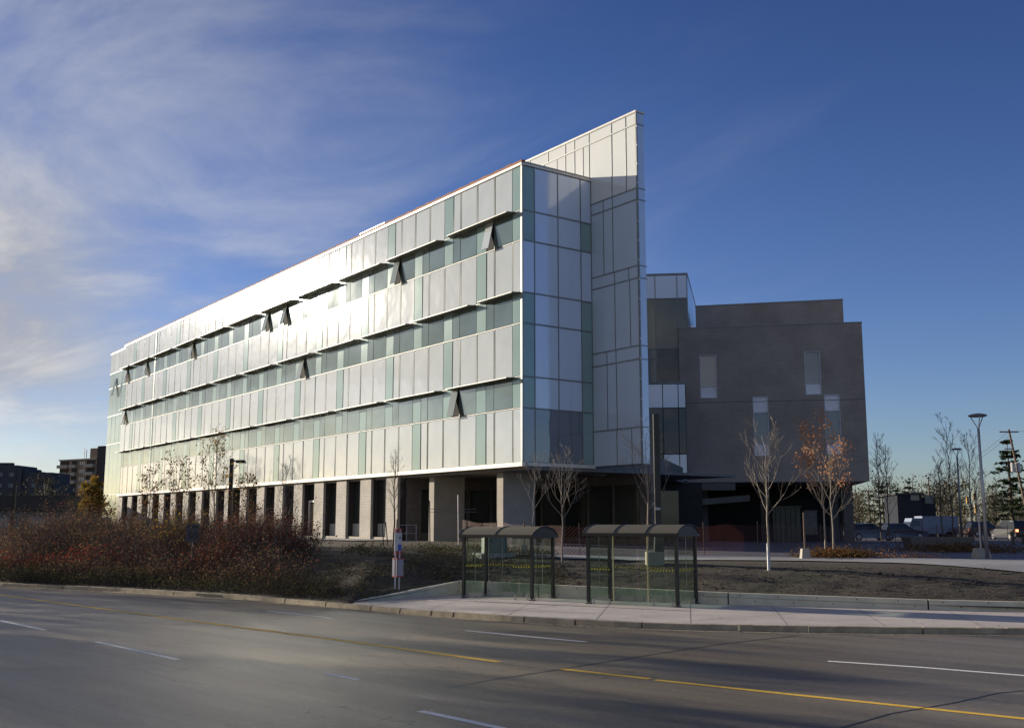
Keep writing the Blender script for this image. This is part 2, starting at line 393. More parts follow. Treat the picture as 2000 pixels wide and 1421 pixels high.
M['walk'] = mat('sidewalk_concrete', (0.46, 0.41, 0.37), .8, var=.16, scale=.7, bump=.25, bscale=40, detail=9)
M['kerb'] = mat('kerb_concrete', (0.34, 0.28, 0.19), .9, var=.3, scale=2.2, bump=.5, bscale=22)
M['wallc'] = mat('wall_concrete', (0.60, 0.56, 0.43), .85, var=.15, scale=1.8, bump=.3, bscale=18)
def strip(xs, f0, f1, z, name, m, kind='structure', n=2, parent=None):
    b = MB()
    for x in xs:
        for j in range(n):
            t = j/(n-1); y = f0(x)*(1-t)+f1(x)*t
            b.v.append((x, y, z(x, y) if callable(z) else z))
    for i in range(len(xs)-1):
        for j in range(n-1):
            a = i*n+j; b.f.append((a, a+n, a+n+1, a+1)); b.m.append(0)
    return tag(b.build(name, m, parent), kind=kind)
def build_road():
    xs = sorted(set([x for x, _ in KERB] + list(np.arange(-100, 60, 1.0))))
    near = lambda x: kerbY(x)-24+10*min(1, max(0, (-x-5)/35))
    road = strip(xs, near, lambda x: kerbY(x)+.05, 0.0, 'road', M['asphalt'])
    # painted lines as parts of the road
    M['yl'] = mat('yellow_paint', (.78, .48, .04), .8, var=.2, scale=14)
    M['wl'] = mat('white_paint', (.80, .78, .72), .8, var=.2, scale=14)
    def line(pts, w, m, name):
        P = [atz(px, py, 0.004) for px, py in pts]
        fine = []
        for a, c in zip(P, P[1:]):
            k = max(1, int((c-a).length/1.5))
            fine += [a.lerp(c, i/k) for i in range(k)]
        fine.append(P[-1])
        b = MB()
        for i, p in enumerate(fine):
            d = (fine[min(i+1, len(fine)-1)]-fine[max(0, i-1)]).normalized(); q = Vector((-d.y, d.x, 0))*w/2
            b.v += [tuple(p-q), tuple(p+q)]
        for i in range(len(fine)-1):
            b.f.append((2*i, 2*i+2, 2*i+3, 2*i+1)); b.m.append(0)
        b.build(name, m, road)
    line([(-400, 1128), (0, 1161), (200, 1188), (400, 1215), (700, 1254), (975, 1291.5)], .17, M['yl'], 'centre_line')
    line([(1095, 1305), (1270, 1324.5)], .17, M['yl'], 'centre_line')
    line([(1280, 1326.5), (1500, 1350), (1750, 1376), (2000, 1402), (2200, 1424)], .16, M['yl'], 'centre_line')
    for p in ([(0, 1211), (89, 1229.5)], [(187, 1252), (348, 1287)], [(820, 1387), (905, 1405), (1000, 1425)], [(-330, 1152), (-190, 1176)],
              [(635, 1314), (700, 1326)], [(910, 1230.5), (1030, 1242), (1145, 1252.5)], [(1617, 1290), (1800, 1302), (2000, 1318), (2100, 1326)], [(522, 1192), (648, 1206)]):
        line(p, .14, M['wl'], 'lane_line')
    # tar seams
    M['tar'] = mat('tar_seam', (.018, .018, .018), .5)
    line([(880, 1342), (960, 1326), (1095, 1306), (1180, 1292), (1320, 1270), (1420, 1255), (1560, 1240)], .05, M['tar'], 'tar_seam')
    line([(1640, 1421), (1740, 1392), (1860, 1372), (1950, 1352), (2080, 1340)], .04, M['tar'], 'tar_seam')
    line([(480, 1264), (560, 1262), (660, 1262), (740, 1257)], .03, M['tar'], 'tar_seam')
    line([(80, 1303), (200, 1303), (350, 1288)], .03, M['tar'], 'tar_seam')
    # kerb, cut into lengths by dark joints
    b = MB(); fine = list(np.arange(-90, 60, .35)); run = 0; 
    cuts = [-19, -13.2, -8.05, -6.1, -4.3, -3.55, -2.3, -1.6, .35, 2.0, 3.55, 6.2, 7.9, 10.5, 13.5]
    for x0, x1 in zip(fine, fine[1:]):
        g0 = .0
        if any(x0 <= c < x1 for c in cuts): g0 = .05
        a = Vector((x0+g0, kerbY(x0+g0), 0)); c = Vector((x1, kerbY(x1), 0))
        d = (c-a).normalized(); q = Vector((-d.y, d.x, 0))
        j = random.uniform(-.006, .006)
        b.hexa([a+Vector((0,0,-.1)), c+Vector((0,0,-.1)), c+q*.22+Vector((0,0,-.1)), a+q*.22+Vector((0,0,-.1)),
                a+q*.05+Vector((0,0,.150+j)), c+q*.05+Vector((0,0,.150+j)), c+q*.22+Vector((0,0,.155+j)), a+q*.22+Vector((0,0,.155+j))])
    tag(b.build('kerb', M['kerb']), kind='structure')
    gut = strip(fine, lambda x: kerbY(x)-.32, lambda x: kerbY(x)+.01, .004, 'gutter', M['kerb'])
    # storm drain mouth
    xs = list(np.arange(-5.3, 60, .3))
    sw = strip(xs, lambda x: kerbY(x)+.24, lambda x: backY(x)+.02, .15, 'sidewalk', M['walk'])
    for px0, py0, px1, py1 in ((1290, 1216, 1590, 1194), (700, 1184, 860, 1166), (960, 1197, 1130, 1176)):
        a, c = atz(px0, py0, .153), atz(px1, py1, .153); d = (c-a).normalized(); q = Vector((-d.y, d.x, 0))*.012
        b = MB(); b.poly([a-q, c-q, c+q, a+q]); b.build('joint', M['jnt'], sw)
    for k in range(13):      # slab joints across the walk
        x = -2.6+k*2.45; a = Vector((x, kerbY(x)+.24, .1535)); c = Vector((x+1.2, backY(x+1.2)-.03, .1535)); d = (c-a).normalized(); q = Vector((-d.y, d.x, 0))*.008
        b = MB(); b.poly([a-q, c-q, c+q, a+q]); b.build('joint', M['jnt'], sw)
    # leaves and grit blown along the gutter and walk
    R = random.Random(44); b = MB()
    for k in range(1500):
        x = R.uniform(-24, 16); y = kerbY(x)-abs(R.gauss(0, .22))-.03; z = .012
        if R.random() < .2 and x > -4: y = R.uniform(kerbY(x)+.3, backY(x)-.1); z = .158
        s_ = R.uniform(.015, .045); a = R.uniform(0, 6.3); e = Vector((math.cos(a), math.sin(a), R.uniform(-.2, .2)))*s_; f_ = Vector((-math.sin(a), math.cos(a), R.uniform(-.2, .2)))*s_*.6
        c = Vector((x, y, z)); b.poly([c-e, c+f_, c+e, c-f_])
    tag(b.build('fallen_leaves', M['litter']), 'dry leaf litter along the gutter and sidewalk', 'leaves', None, 'stuff')
    x = -12.2; a = Vector((x, kerbY(x)-.012, .03)); c = Vector((x+1.3, kerbY(x+1.3)-.012, .03)); b = MB(); b.poly([a, c, c+UP*.1, a+UP*.1]); b.build('storm_drain_mouth', M['steel'], road)
    # near verge behind the photographer
    strip(list(np.arange(-300, 300, 5.0)), lambda x: kerbY(max(-140, min(90, x)))-24+10*min(1, max(0, (-x-5)/35))-260, lambda x: kerbY(max(-140, min(90, x)))-24+10*min(1, max(0, (-x-5)/35))+.02, .13, 'verge', soil_mat())
build_road()

# retaining wall ------------------------------------------------------------
def build_wall():
    t = thing('retaining_wall', (0, 37, .15), 'long low concrete retaining wall with a ramped end behind the bus shelters', 'retaining wall')
    pts = [(-5.38, 36.30), (-1.83, 40.36), (.95, 38.73), (7.10, 35.24), (12.85, 33.15), (18, 31.9), (40, 28.2)]
    tops = [.17, .66, .61, .53, .45, .41, .3]
    for i, (a, c) in enumerate(zip(pts, pts[1:])):
        A = Vector((*a, 0)); B = Vector((*c, 0)); d = (B-A).normalized(); q = Vector((-d.y, d.x, 0)) if i else Vector((-d.y, d.x, 0))
        g0 = .0 if i == 0 else .025
        A2 = A + d*(g0 if i != 1 else .003); B2 = B - d*g0
        th = .22
        b = MB()
        b.hexa([A2+Vector((0,0,.05)), B2+Vector((0,0,.05)), B2+q*th+Vector((0,0,.05)), A2+q*th+Vector((0,0,.05)),
                A2+Vector((0,0,tops[i])), B2+Vector((0,0,tops[i+1])), B2+q*th+Vector((0,0,tops[i+1])), A2+q*th+Vector((0,0,tops[i]))])
        o = b.build('wall_block', M['wallc'], t)
        if i:   # form-tie holes
            L_ = (B2-A2).length; k = 0; hb = MB()
            n = max(2, int(L_/1.1))
            for k in range(n):
                for zf, off in ((.80, 0), (.32, .4)):
                    p = A2 + d*(L_*(k+.3+off)/n) - q*.002
                    if (k+.3+off) > n-.2: continue
                    h = tops[i]*(1-(k+.3)/n)+tops[i+1]*(k+.3)/n
                    p.z = .15+(h-.15)*zf
                    hb.poly([p+d*.022*math.cos(2*PI*m/6)+Vector((0,0,.022*math.sin(2*PI*m/6))) for m in range(6)])
            hb.build('tie_hole', M['tar'], o)
            if i in (2,3,4):
                jb = MB(); jb.box(A+q*.08+Vector((0,0,(tops[i]+.1)/2)), d*.024, q*.05, (0,0,(tops[i]-.12)/2)); jb.build('joint', M['tar'], t)
build_wall()
#SECTION office
# ================================================================ the glass building
C0 = Vector((.536, 54.03, 0)); U = Vector((-math.sin(AU), math.cos(AU), 0)); V = Vector((math.cos(AU), math.sin(AU), 0)); UP = Vector((0, 0, 1))
NF = -V                                                          # outward normal of the long facade
NE = -U                                                          # outward normal of the short end
LV = [5.90, 8.72, 10.37, 13.19, 14.84, 17.66, 19.31, 21.78]
GZ = 1.75
def P(o, d, n, t, w, z): return o + d*t + n*w + UP*z
def slab(b, o, d, n, t0, t1, w0, w1, z0, z1, mi=0):
    b.hexa([P(o,d,n,t0,w0,z0), P(o,d,n,t1,w0,z0), P(o,d,n,t1,w1,z0), P(o,d,n,t0,w1,z0), P(o,d,n,t0,w0,z1), P(o,d,n,t1,w0,z1), P(o,d,n,t1,w1,z1), P(o,d,n,t0,w1,z1)], mi)
def pane(o, d, n, t0, t1, z0, z1, w=.0, th=.035, tilt=.004, mi=0, rnd=random):
    ts = [rnd.uniform(-tilt, tilt) for _ in range(3)]
    def fn(b):
        c = []
        for (t, z, k) in ((t0, z0, ts[0]+ts[1]), (t1, z0, -ts[0]+ts[1]), (t1, z1, -ts[0]-ts[1]), (t0, z1, ts[0]-ts[1])):
            c.append((t, z, w+th+k))
        back = [P(o, d, n, t, w-.01, z) for t, z, k in c]; front = [P(o, d, n, t, k, z) for t, z, k in c]
        b.hexa([back[0], back[1], front[1], front[0], back[3], back[2], front[2], front[3]], mi)
    return fn
def open_vent(o, d, n, t0, t1, z0, z1, out=.34):
    def fn(b):
        a = out/(z1-z0)
        q = [P(o,d,n,t0,.04+out,z0), P(o,d,n,t1,.04+out,z0), P(o,d,n,t1,.08+out,z0+.01), P(o,d,n,t0,.08+out,z0+.01), P(o,d,n,t0,.04,z1), P(o,d,n,t1,.04,z1), P(o,d,n,t1,.08,z1), P(o,d,n,t0,.08,z1)]
        b.hexa(q)
    return fn
office = thing('office_building', C0+UP*GZ, 'long glass fronted office building with frosted panels and a tall thin fin', 'building')
def build_office():
    W = 1.7; NC = 42; G = .045
    frost, teal, wins, trans = [], [], [], MB()
    frame = MB()
    # backing volume of the upper storeys
    slab(frame, C0, U, NF, 0.02, .82+NC*W, -4.7, -.02, 5.93, 21.76)
    frame.build('upper_body', M['mull'], office)
    vents = {(1, 1), (1, 7), (1, 17), (1, 19), (1, 29), (1, 37), (1, 41), (3, 15), (3, 41), (5, 3)}
    bright = []
    sash = []
    lines = MB(); grey = MB()
    def cell(kind, r, t0, t1, c, isn=False):
        z0, z1 = LV[r]+G, LV[r+1]-G
        key = t0 + (0 if t1-t0 > 1.2 else 6)
        if kind == 'w':
            frost.append((key, pane(C0, U, NF, t0+.03, t1-(.13 if t1-t0 > 1 else .09), z0, z1, tilt=.0025)))
        elif kind == 't': teal.append((key, pane(C0, U, NF, t0+.02, t1-.02, z0, z1, tilt=.004)))
        else: wins.append((key, pane(C0, U, NF, t0+.025, t1-.025, z0, z1, tilt=.006)))
    for r in range(7):
        row = r  # 0 = lowest panel row, 6 = top panel row
        panel = (r % 2 == 0)
        # corner strip
        if r in (0, 4): cell('w', r, 0, .82, -1)
        else: cell('t', r, 0, .82, -1)
        for c in range(NC):
            t0 = .82+c*W; t1 = t0+W
            if panel: split = (c % 4 == 3) if r in (6, 2) else (c % 4 == 1)
            else: split = (c % 2 == 1)
            if not split: cell('w' if panel else 'g', r, t0, t1, c)
            else:
                tm = t0+.76
                wr = {1: 5, 3: 3, 5: 1}.get(r)
                if not panel and (wr, c) in vents:
                    sash.append((open_vent(C0, U, NF, t0+.04, tm-.04, LV[r]+G, LV[r+1]-G), (t0, tm, LV[r]+G, LV[r+1]-G)))
                else: cell('w' if panel else 'g', r, t0, tm, c, True)
                cell('t', r, tm, t1, c)
            slab(lines, C0, U, NF, t0-.022, t0+.022, -.03, .018, LV[r]+.02, LV[r+1]-.02)
            if split: slab(lines, C0, U, NF, t0+.745, t0+.775, -.03, .018, LV[r]+.02, LV[r+1]-.02)
    emit('frosted_panel', frost, M['frit'], office)
    emit('tinted_panel', teal, M['teal'], office)
    emit('window_pane', wins, M['win'], office)
    for k, (fn, (ta, tb, za, zb_)) in enumerate(sash):
        b = MB(); fn(b); ow = b.build('open_window', M['winsash'] if k != 3 else M['frit'], office)
        b = MB(); slab(b, C0, U, NF, ta+.03, tb-.03, -.02, .012, za, zb_); b.build('vent_dark_sheet', M['dark'], ow)  # near-black sheet painted in for the unlit gap behind the sash
    for z in LV[1:-1]: slab(trans, C0, U, NF, 0, .82+NC*W, -.03, .042, z-.016, z+.016)
    trans.build('transom', M['mullw'], office)
    lines.build('mullion_grid', M['mull'], office)
    # white bottom rail and joint line, parapet, roof edge
    b = MB(); slab(b, C0, U, NF, -.10, .82+NC*W, -.30, .10, 5.70, 5.92); slab(b, C0, V, NE, .102, 4.85, -.30, .10, 5.72, 5.90); b.build('base_rail', M['trim'], office)
    b = MB(); slab(b, C0, U, NF, 61.33, 61.40, -.03, .07, 5.92, 21.78); b.build('joint_trim', M['trim'], office)
    b = MB(); slab(b, C0, U, NF, -.06, .82+NC*W, -.25, .09, 21.785, 21.92); slab(b, C0, V, NE, -.03, 4.85, -.25, .09, 21.79, 21.91); b.build('parapet_trim', M['trim'], office)
    b = MB(); slab(b, C0, U, NF, .0, .82+NC*W, -.22, .02, 21.922, 22.10)
    for k in range(60): slab(b, C0, U, NF, 1+k*1.2, 1.5+k*1.2, -.2, .0, 22.10, 22.13+random.uniform(0, .02))
    b.build('parapet_flashing', M['rust'], office)
    b = MB(); slab(b, C0, V, NE, .24, 4.8, -.22, .04, 21.912, 22.02); b.build('parapet_flashing', M['mull'], office)
    b = MB(); slab(b, C0, U, NF, 15.4, 18.9, -.35, -.23, 21.93, 22.33); b.build('roof_upstand', M['trim'], office)
    b = MB(); slab(b, C0, U, NF, .3, .5+NC*W, -4.6, -.3, 21.77, 21.86); b.build('roof', M['roof'], office)
    # deeper body behind
    b = MB(); slab(b, C0, U, NF, 14, .5+NC*W, -17, -5.8, 5.9, 21.4); b.build('rear_body', M['mull'], office)
    # sunshades
    def shade(t0, t1, z):
        b = MB(); d0 = .12
        pts = [(t0, .05), (t1, .05), (t1-.42, .58), (t0+.12, .58)]
        lo = [P(C0, U, NF, t, w, z-.035-w*.02) for t, w in pts]; hi = [P(C0, U, NF, t, w, z+.01-w*.05) for t, w in pts]
        b.hexa(lo+hi); b.build('sunshade', M['shade'], office)
        b = MB(); slab(b, C0, U, NF, t0+.12, t1-.42, .582, .595, z-.065, z-.025); b.build('sunshade_edge', M['mullw'], office)
    for z, first in ((LV[6], .5), (LV[2], .5)):
        k = first
        while k < 72:
            shade(k, min(k+6.45, 72.2), z-.02); k = k+6.8 if k > 1 else .95+6.65
    z = LV[4]; shade(0.02, 3.75, z-.02); k = 4.2
    while k < 72: shade(k, min(k+6.35, 72.2), z-.02); k += 6.8
    # ---- short end face
    ms = [0, .80, 2.40, 4.01, 4.77]; fr, te = [], MB()
    lines = MB()
    for r in range(7):
        for j in range(4):
            z0, z1 = LV[r]+.04, LV[r+1]-.04
            isteal = (j in (0, 3) and r in (1, 2, 3, 5)) or (j == 0 and r == 6) or (j == 3 and r in (0,))
            fn = pane(C0, V, NE, ms[j]+.03, ms[j+1]-.03, z0, z1, tilt=.003)
            b = MB(); fn(b)
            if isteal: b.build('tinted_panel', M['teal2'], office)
            elif r == 0: b.build('frosted_panel', M['fritD'], office)
            else: b.build('frosted_panel', M['fritB'], office)
        for j in range(5): slab(lines, C0, V, NE, ms[j]-.022, ms[j]+.022, -.03, .06, LV[r]+.02, LV[r+1]-.02)
    for z in LV[:-1]: slab(lines, C0, V, NE, .0, 4.77, -.03, .065, z-.035, z+.035)
    slab(lines, C0, V, NE, -.06, .0, -.06, .07, 5.92, 21.77)
    lines.build('mullion_grid', M['mull'], office)
    # ---- glazed link behind the fin, running to the stair tower
    LA, LD, LN = Vector((-13.0, 82.2, 0)), Vector((1, -.06, 0)).normalized(), Vector((-.06, -1, 0)).normalized()
    b = MB(); slab(b, LA, LD, LN, 0, 22.5, -13, -.02, 5.9, 19.2); b.build('link_body', M['dark2'], office)
    b = MB(); slab(b, LA, LD, LN, 0, 22.5, -13, .06, 19.21, 19.4); b.build('parapet_trim', M['mull'], office)
    for z0, z1 in ((5.9, 10.3), (10.3, 14.8), (14.8, 19.2)):
        for k in range(9):
            bb = MB(); pane(LA, LD, LN, k*2.5+.04, k*2.5+2.46, z0+.05, z1-.05, tilt=.004)(bb); bb.build('glass_panel', M['fritB'] if (k+int(z0)) % 3 else M['wing'], office)
    # ---- far end wing (all clear glass, slightly set back)
    E0 = C0 + U*(.82+NC*W)
    b = MB(); slab(b, E0, U, NF, .003, 8.0, -14, -.75, 1.9, 21.98); b.build('wing_body', M['mull'], office)
    lines = MB()
    for (z0, z1, kind) in ((1.9, 6.0, 't'), (6.0, 11.6, 't'), (11.6, 14.8, 't'), (14.8, 18.0, 't'), (18.0, 19.7, 't'), (19.7, 21.98, 'w')):
        for k in range(5):
            fn = pane(E0, U, NF, k*1.6+.03, k*1.6+1.57, z0+.03, z1-.03, w=-.75, tilt=.006)
            b = MB(); fn(b); b.build('tinted_panel' if kind == 't' else 'frosted_panel', M['teal'] if kind == 't' else M['frit'], office)
        slab(lines, E0, U, NF, 0, 8, -.78, -.68, z0-.03, z0+.03)
    lines.build('transom', M['mullw'], office)
    for t in (2.0, 5.1):
        b = MB()
        open_vent(E0-NF*-.0+NF*-.75, U, NF, t, t+.7, 17.0, 19.0, .4)(b); b.build('open_window', M['win'], office)
    b = MB(); slab(b, E0, U, NF, 0, 8.05, -1.0, -.68, 21.98, 22.10); b.build('parapet_trim', M['trim'], office)
    b = MB(); slab(b, E0, U, NF, 0, 8.05, -.98, -.72, 22.102, 22.24); b.build('parapet_flashing', M['rust'], office)
    # ---- ground floor: brick piers, deep windows
    b = MB(); slab(b, C0, U, NF, 13.0, 73, -1.35, -.72, GZ-.4, 5.70); b.build('ground_floor_wall', M['dark2'], office)
    t = 12.94; k = 0
    while t < 73:
        b = MB(); slab(b, C0, U, NF, t, t+1.44, -.30, -.12, GZ-.4, 5.69); pr = b.build('brick_pier', M['pier'], office)
        b = MB(); slab(b, C0, U, NF, t+.02, t+1.42, -.75, -.302, GZ-.4, 5.69); b.build('jamb', M['dark2'], pr)
        b = MB(); fn = pane(C0, U, NF, t+1.5, t+3.34, GZ+1.1, 5.5, w=-.70, tilt=.005); fn(b)
        w = b.build('ground_window', M['wing'], office)
        b = MB(); slab(b, C0, U, NF, t+1.46, t+3.38, -.71, -.64, GZ+.25, GZ+1.05); b.build('spandrel', M['fritD2'], w)
        b = MB(); slab(b, C0, U, NF, t+1.46, t+3.38, -.72, -.25, GZ-.1, GZ+.22); b.build('sill', M['concp'], w)
        b = MB()
        slab(b, C0, U, NF, t+2.38, t+2.44, -.69, -.625, GZ+1.1, 5.5)
        b.build('window_frame', M['mull'], w)
        if k == 3:
            b = MB(); slab(b, C0, U, NF, t+1.95, t+3.05, -.62, -.57, GZ+.1, GZ+2.45); d = b.build('door', M['winwarm'], office)
            b = MB()
            slab(b, C0, U, NF, t+1.85, t+1.95, -.63, -.51, GZ+.1, GZ+2.55); slab(b, C0, U, NF, t+3.05, t+3.15, -.63, -.51, GZ+.1, GZ+2.55)
            slab(b, C0, U, NF, t+1.85, t+3.15, -.63, -.51, GZ+2.552, GZ+2.68); b.build('door_frame', M['trim'], d)
            b = MB(); slab(b, C0, U, NF, t+2.0, t+2.05, -.55, -.49, GZ+.95, GZ+1.25); b.build('door_handle', M['trim'], d)
        t += 3.4; k += 1
    # ---- undercroft
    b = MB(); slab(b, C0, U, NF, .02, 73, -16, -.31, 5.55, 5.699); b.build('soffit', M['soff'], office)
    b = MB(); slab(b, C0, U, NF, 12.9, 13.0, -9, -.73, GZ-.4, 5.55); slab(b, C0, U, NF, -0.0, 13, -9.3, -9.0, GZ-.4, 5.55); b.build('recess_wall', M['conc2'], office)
    for (t, wid) in ((2.75, .58), (9.75, .55)):
        b = MB(); slab(b, C0, U, NF, t, t+wid, -2.9, -.75, GZ-.4, 5.548); b.build('concrete_column', M['concp'], office)
    b = MB()
    for wq in (-8.7, -6.9, -5.1, -3.3):
        slab(b, C0, U, NF, 12.85, 12.9, wq, wq+1.5, GZ+.5, 4.9)
    for k in range(5): slab(b, C0, U, NF, 1+k*2.3, 3+k*2.3, -9.0, -8.95, GZ+.2, 5.0)
    b.build('recess_glazing', M['wing'], office)
    # ---- tall fin
    R0 = C0 + V*4.79; tf = -3.8
    fz = [5.80, 7.70, 11.24, 11.95, 15.55, 16.21, 19.80, 20.43, 24.0, 24.66]
    b = MB(); slab(b, R0, U, V, tf+.02, 25, .03, .56, 5.80, 24.62); b.build('fin_body', M['mull'], office)
    sm = {0: [-1.93, -3.08], 1: [-1.22, -1.97], 2: [-1.22, -1.95], 3: [-1.93, -3.12, -1.14], 4: [-1.93, -3.06], 5: [-1.08, -1.84], 6: [-1.08, -1.84], 7: [3.0, 1.37, .62, -1.83, -2.99, 4.2, 5.6, 7], 8: [3.83, 1.37, .08, -1.83, -2.99, 5.6, 7]}
    lines = MB()
    for r in range(9):
        if r == 3: sm[3] = [-1.93, -3.12]
        cuts = sorted([tf] + sm[r] + [.08, 2.2] + [x for x in np.arange(8.5, 25, 1.7)] + [25])
        cuts = [c for i, c in enumerate(cuts) if i == 0 or c-cuts[i-1] > .3]
        for a, c in zip(cuts, cuts[1:]):
            fn = pane(R0, U, -V, a+.02, c-.02, fz[r]+.03, fz[r+1]-.03, w=-.03, tilt=.002)
            bb = MB(); fn(bb); bb.build('fin_panel', M['fritF'] if r >= 7 else M['fritL'], office)  # panes above the main block's shadow get the sunlit colour
        for c in cuts: slab(lines, R0, U, -V, c-.02, c+.02, -.05, .03, fz[r]+.02, fz[r+1]-.02)
    for z in fz[1:]: slab(lines, R0, U, -V, tf, 25, -.05, .035, z-.03, z+.03)
    T0 = R0 + U*tf
    for r in range(9):
        fn = pane(T0, V, NE, .06, .54, fz[r]+.02, fz[r+1]-.02, w=-.02, tilt=.001)
        bb = MB(); fn(bb); bb.build('fin_panel', M['fritB'], office)
        slab(lines, T0, V, NE, 0, .58, -.02, .04, fz[r+1]-.025, fz[r+1]+.02)
    slab(lines, T0, V, NE, -.03, .055, -.03, .05, 5.8, 24.66)
    lines.build('mullion_grid', M['mull'], office)
    b = MB()
    for z in np.arange(7, 24, 1.05): slab(b, T0, V, NE, -.035, .0, .05, .09, z, z+.09)
    b.build('fixing', M['trim'], office)
    b = MB(); slab(b, R0, U, V, tf-.05, 25, -.05, .62, 24.662, 24.76); b.build('parapet_trim', M['trim'], office)
M['fritL'] = glass_mat('frit_fin_shaded', (0.50, 0.58, 0.67), ior=1.8, rough=.13, bump=.03, var=.04)  # darker, bluer fin frit: the main block's shadow put into colour
M['teal2'] = glass_mat('teal_glass_shaded_side', (0.28, 0.40, 0.37), ior=1.7, rough=.06, tint=(.9, 1, .96))  # copy of the teal glass, colour lifted to brighten the shaded end
M['fritD'] = glass_mat('clear_low_panel', (0.16, 0.18, 0.21), ior=2.0, rough=.05, bump=.12)
M['fritD2'] = mat('spandrel_grey', (0.34, 0.34, 0.30), .5)
M['fritF'] = glass_mat('frit_fin_sunlit', (0.68, 0.69, 0.66), ior=1.75, rough=.16, bump=.03, var=.04)  # lighter fin frit: sunlight on the fin top put into colour
M['wing'] = glass_mat('ground_glass', (0.035, 0.04, 0.035), ior=1.6, rough=.06, bump=.1)
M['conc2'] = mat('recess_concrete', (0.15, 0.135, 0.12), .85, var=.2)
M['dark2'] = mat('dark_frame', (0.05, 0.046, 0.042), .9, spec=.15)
build_office()
#SECTION annex
# ================================================================ dark block annex and stair tower
def build_annex():
    A = Vector((12.81, 79.5, 0)); B = Vector((26.1, 77.0, 0)); D = (B-A).normalized(); N = Vector((D.y, -D.x, 0)); Lw = (B-A).length
    an = thing('annex_building', A+UP*1.5, 'windowed dark grey masonry block raised over a shadowed ground floor', 'building')
    def wpx(px, y): # pixel -> (t,z) on the front plane
        r = ray(px, y); s = (A.dot(N))/(Vector((r.x, r.y, 0)).dot(N)); q = Vector((r.x*s, r.y*s, 0)); return (q-A).dot(D), CAMH+r.z*s
    wins = []
    for (x0, x1, y0, y1, segs) in ((1366, 1401, 693.5, 777, [(.74, 1)]), (1570, 1605, 686, 770, [(.745, 1)]), (1469.5, 1504, 774, 890, [(0, .275), (.80, 1)]), (1609, 1645, 770, 887, [(0, .275), (.82, 1)])):
        a, z1 = wpx(x0, y0); c, z0 = wpx(x1, y1); wins.append((a, c, z0, z1, segs))
    # front wall as bands with real openings: cut columns by window edges
    ts = sorted({0.0, Lw} | {w[0] for w in wins} | {w[1] for w in wins})
    b = MB()
    for t0, t1 in zip(ts, ts[1:]):
        tm = (t0+t1)/2; cuts = [(w[2], w[3]) for w in wins if w[0] < tm < w[1]]
        z = 5.86
        for lo, hi in sorted(cuts):
            slab(b, A, D, N, t0, t1, -.4, 0, z, lo); z = hi
        slab(b, A, D, N, t0, t1, -.4, 0, z, 17.62)
    b.build('front_wall', M['block'], an)
    b = MB(); slab(b, A, D, N, .0, Lw, -26, -.402, 5.87, 17.5); b.build('body', M['block'], an)
    b = MB(); slab(b, A, D, N, -.03, Lw+.03, -.5, .03, 17.622, 17.70); b.build('coping', M['mull'], an)
    b = MB(); slab(b, A, D, N, 0, Lw, 0.0, .006, 11.86, 11.89); b.build('control_joint', M['steel'], an)
    for a, c, z0, z1, segs in wins:
        bb = MB(); slab(bb, A, D, N, a, c, -.14, -.10, z0, z1); w = bb.build('window', M['winA'], an)
        H = z1-z0
        for s0, s1 in segs:
            bb = MB(); slab(bb, A, D, N, a+.06, c-.06, -.095, -.06, z1-H*s1+.04, z1-H*s0-.04); bb.build('white_panel', M['panelw'], w)
        bb = MB()
        for q0, q1, r0, r1 in ((a, a+.06, z0, z1), (c-.06, c, z0, z1), (a+.06, c-.06, z0, z0+.05), (a+.06, c-.06, z1-.05, z1)):
            slab(bb, A, D, N, q0, q1, -.1, .02, r0, r1)
        for s in sorted({x for sg in segs for x in sg if 0 < x < 1}): slab(bb, A, D, N, a+.06, c-.06, -.1, -.04, z1-H*s-.03, z1-H*s+.03)
        bb.build('window_frame', M['frameA'], w)
    # upper block
    A2 = Vector((14.97, 84.0, 0)); B2 = Vector((26.17, 81.35, 0)); D2 = (B2-A2).normalized(); N2 = Vector((D2.y, -D2.x, 0))
    b = MB(); slab(b, A2, D2, N2, 0, (B2-A2).length, -18, 0, 17.4, 20.3); b.build('upper_block', M['block'], an)
    b = MB(); slab(b, A2, D2, N2, -.03, (B2-A2).length+.03, -.4, .03, 20.302, 20.38); b.build('coping', M['mull'], an)
    # ground floor
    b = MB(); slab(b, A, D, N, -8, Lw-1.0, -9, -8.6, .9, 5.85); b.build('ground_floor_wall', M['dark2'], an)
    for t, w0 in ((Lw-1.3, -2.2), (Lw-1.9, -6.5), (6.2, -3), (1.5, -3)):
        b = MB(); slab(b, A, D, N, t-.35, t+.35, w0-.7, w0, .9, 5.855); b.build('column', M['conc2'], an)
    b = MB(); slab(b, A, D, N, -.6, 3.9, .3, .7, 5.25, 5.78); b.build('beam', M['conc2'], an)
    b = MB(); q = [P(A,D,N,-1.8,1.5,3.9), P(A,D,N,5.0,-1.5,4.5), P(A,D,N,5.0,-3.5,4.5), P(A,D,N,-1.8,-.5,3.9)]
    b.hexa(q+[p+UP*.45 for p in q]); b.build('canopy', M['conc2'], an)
    for t in (-1.2, .1): 
        b = MB(); slab(b, A, D, N, t-.12, t+.12, .2, .45, .9, 3.95); b.build('canopy_post', M['conc2'], an)
    b = MB(); slab(b, A, D, N, 6.6, 8.6, -2.6, -1.0, 1.2, 4.0); slab(b, A, D, N, 6.5, 8.7, -2.7, -.9, 4.0, 4.1); b.build('storage_room', M['green'], an)
    for k in range(5):
        b = MB(); slab(b, A, D, N, 6.8+k*.36, 6.84+k*.36, -.999, -.97, 1.3, 3.9); b.build('storage_slat', M['dark2'], an)
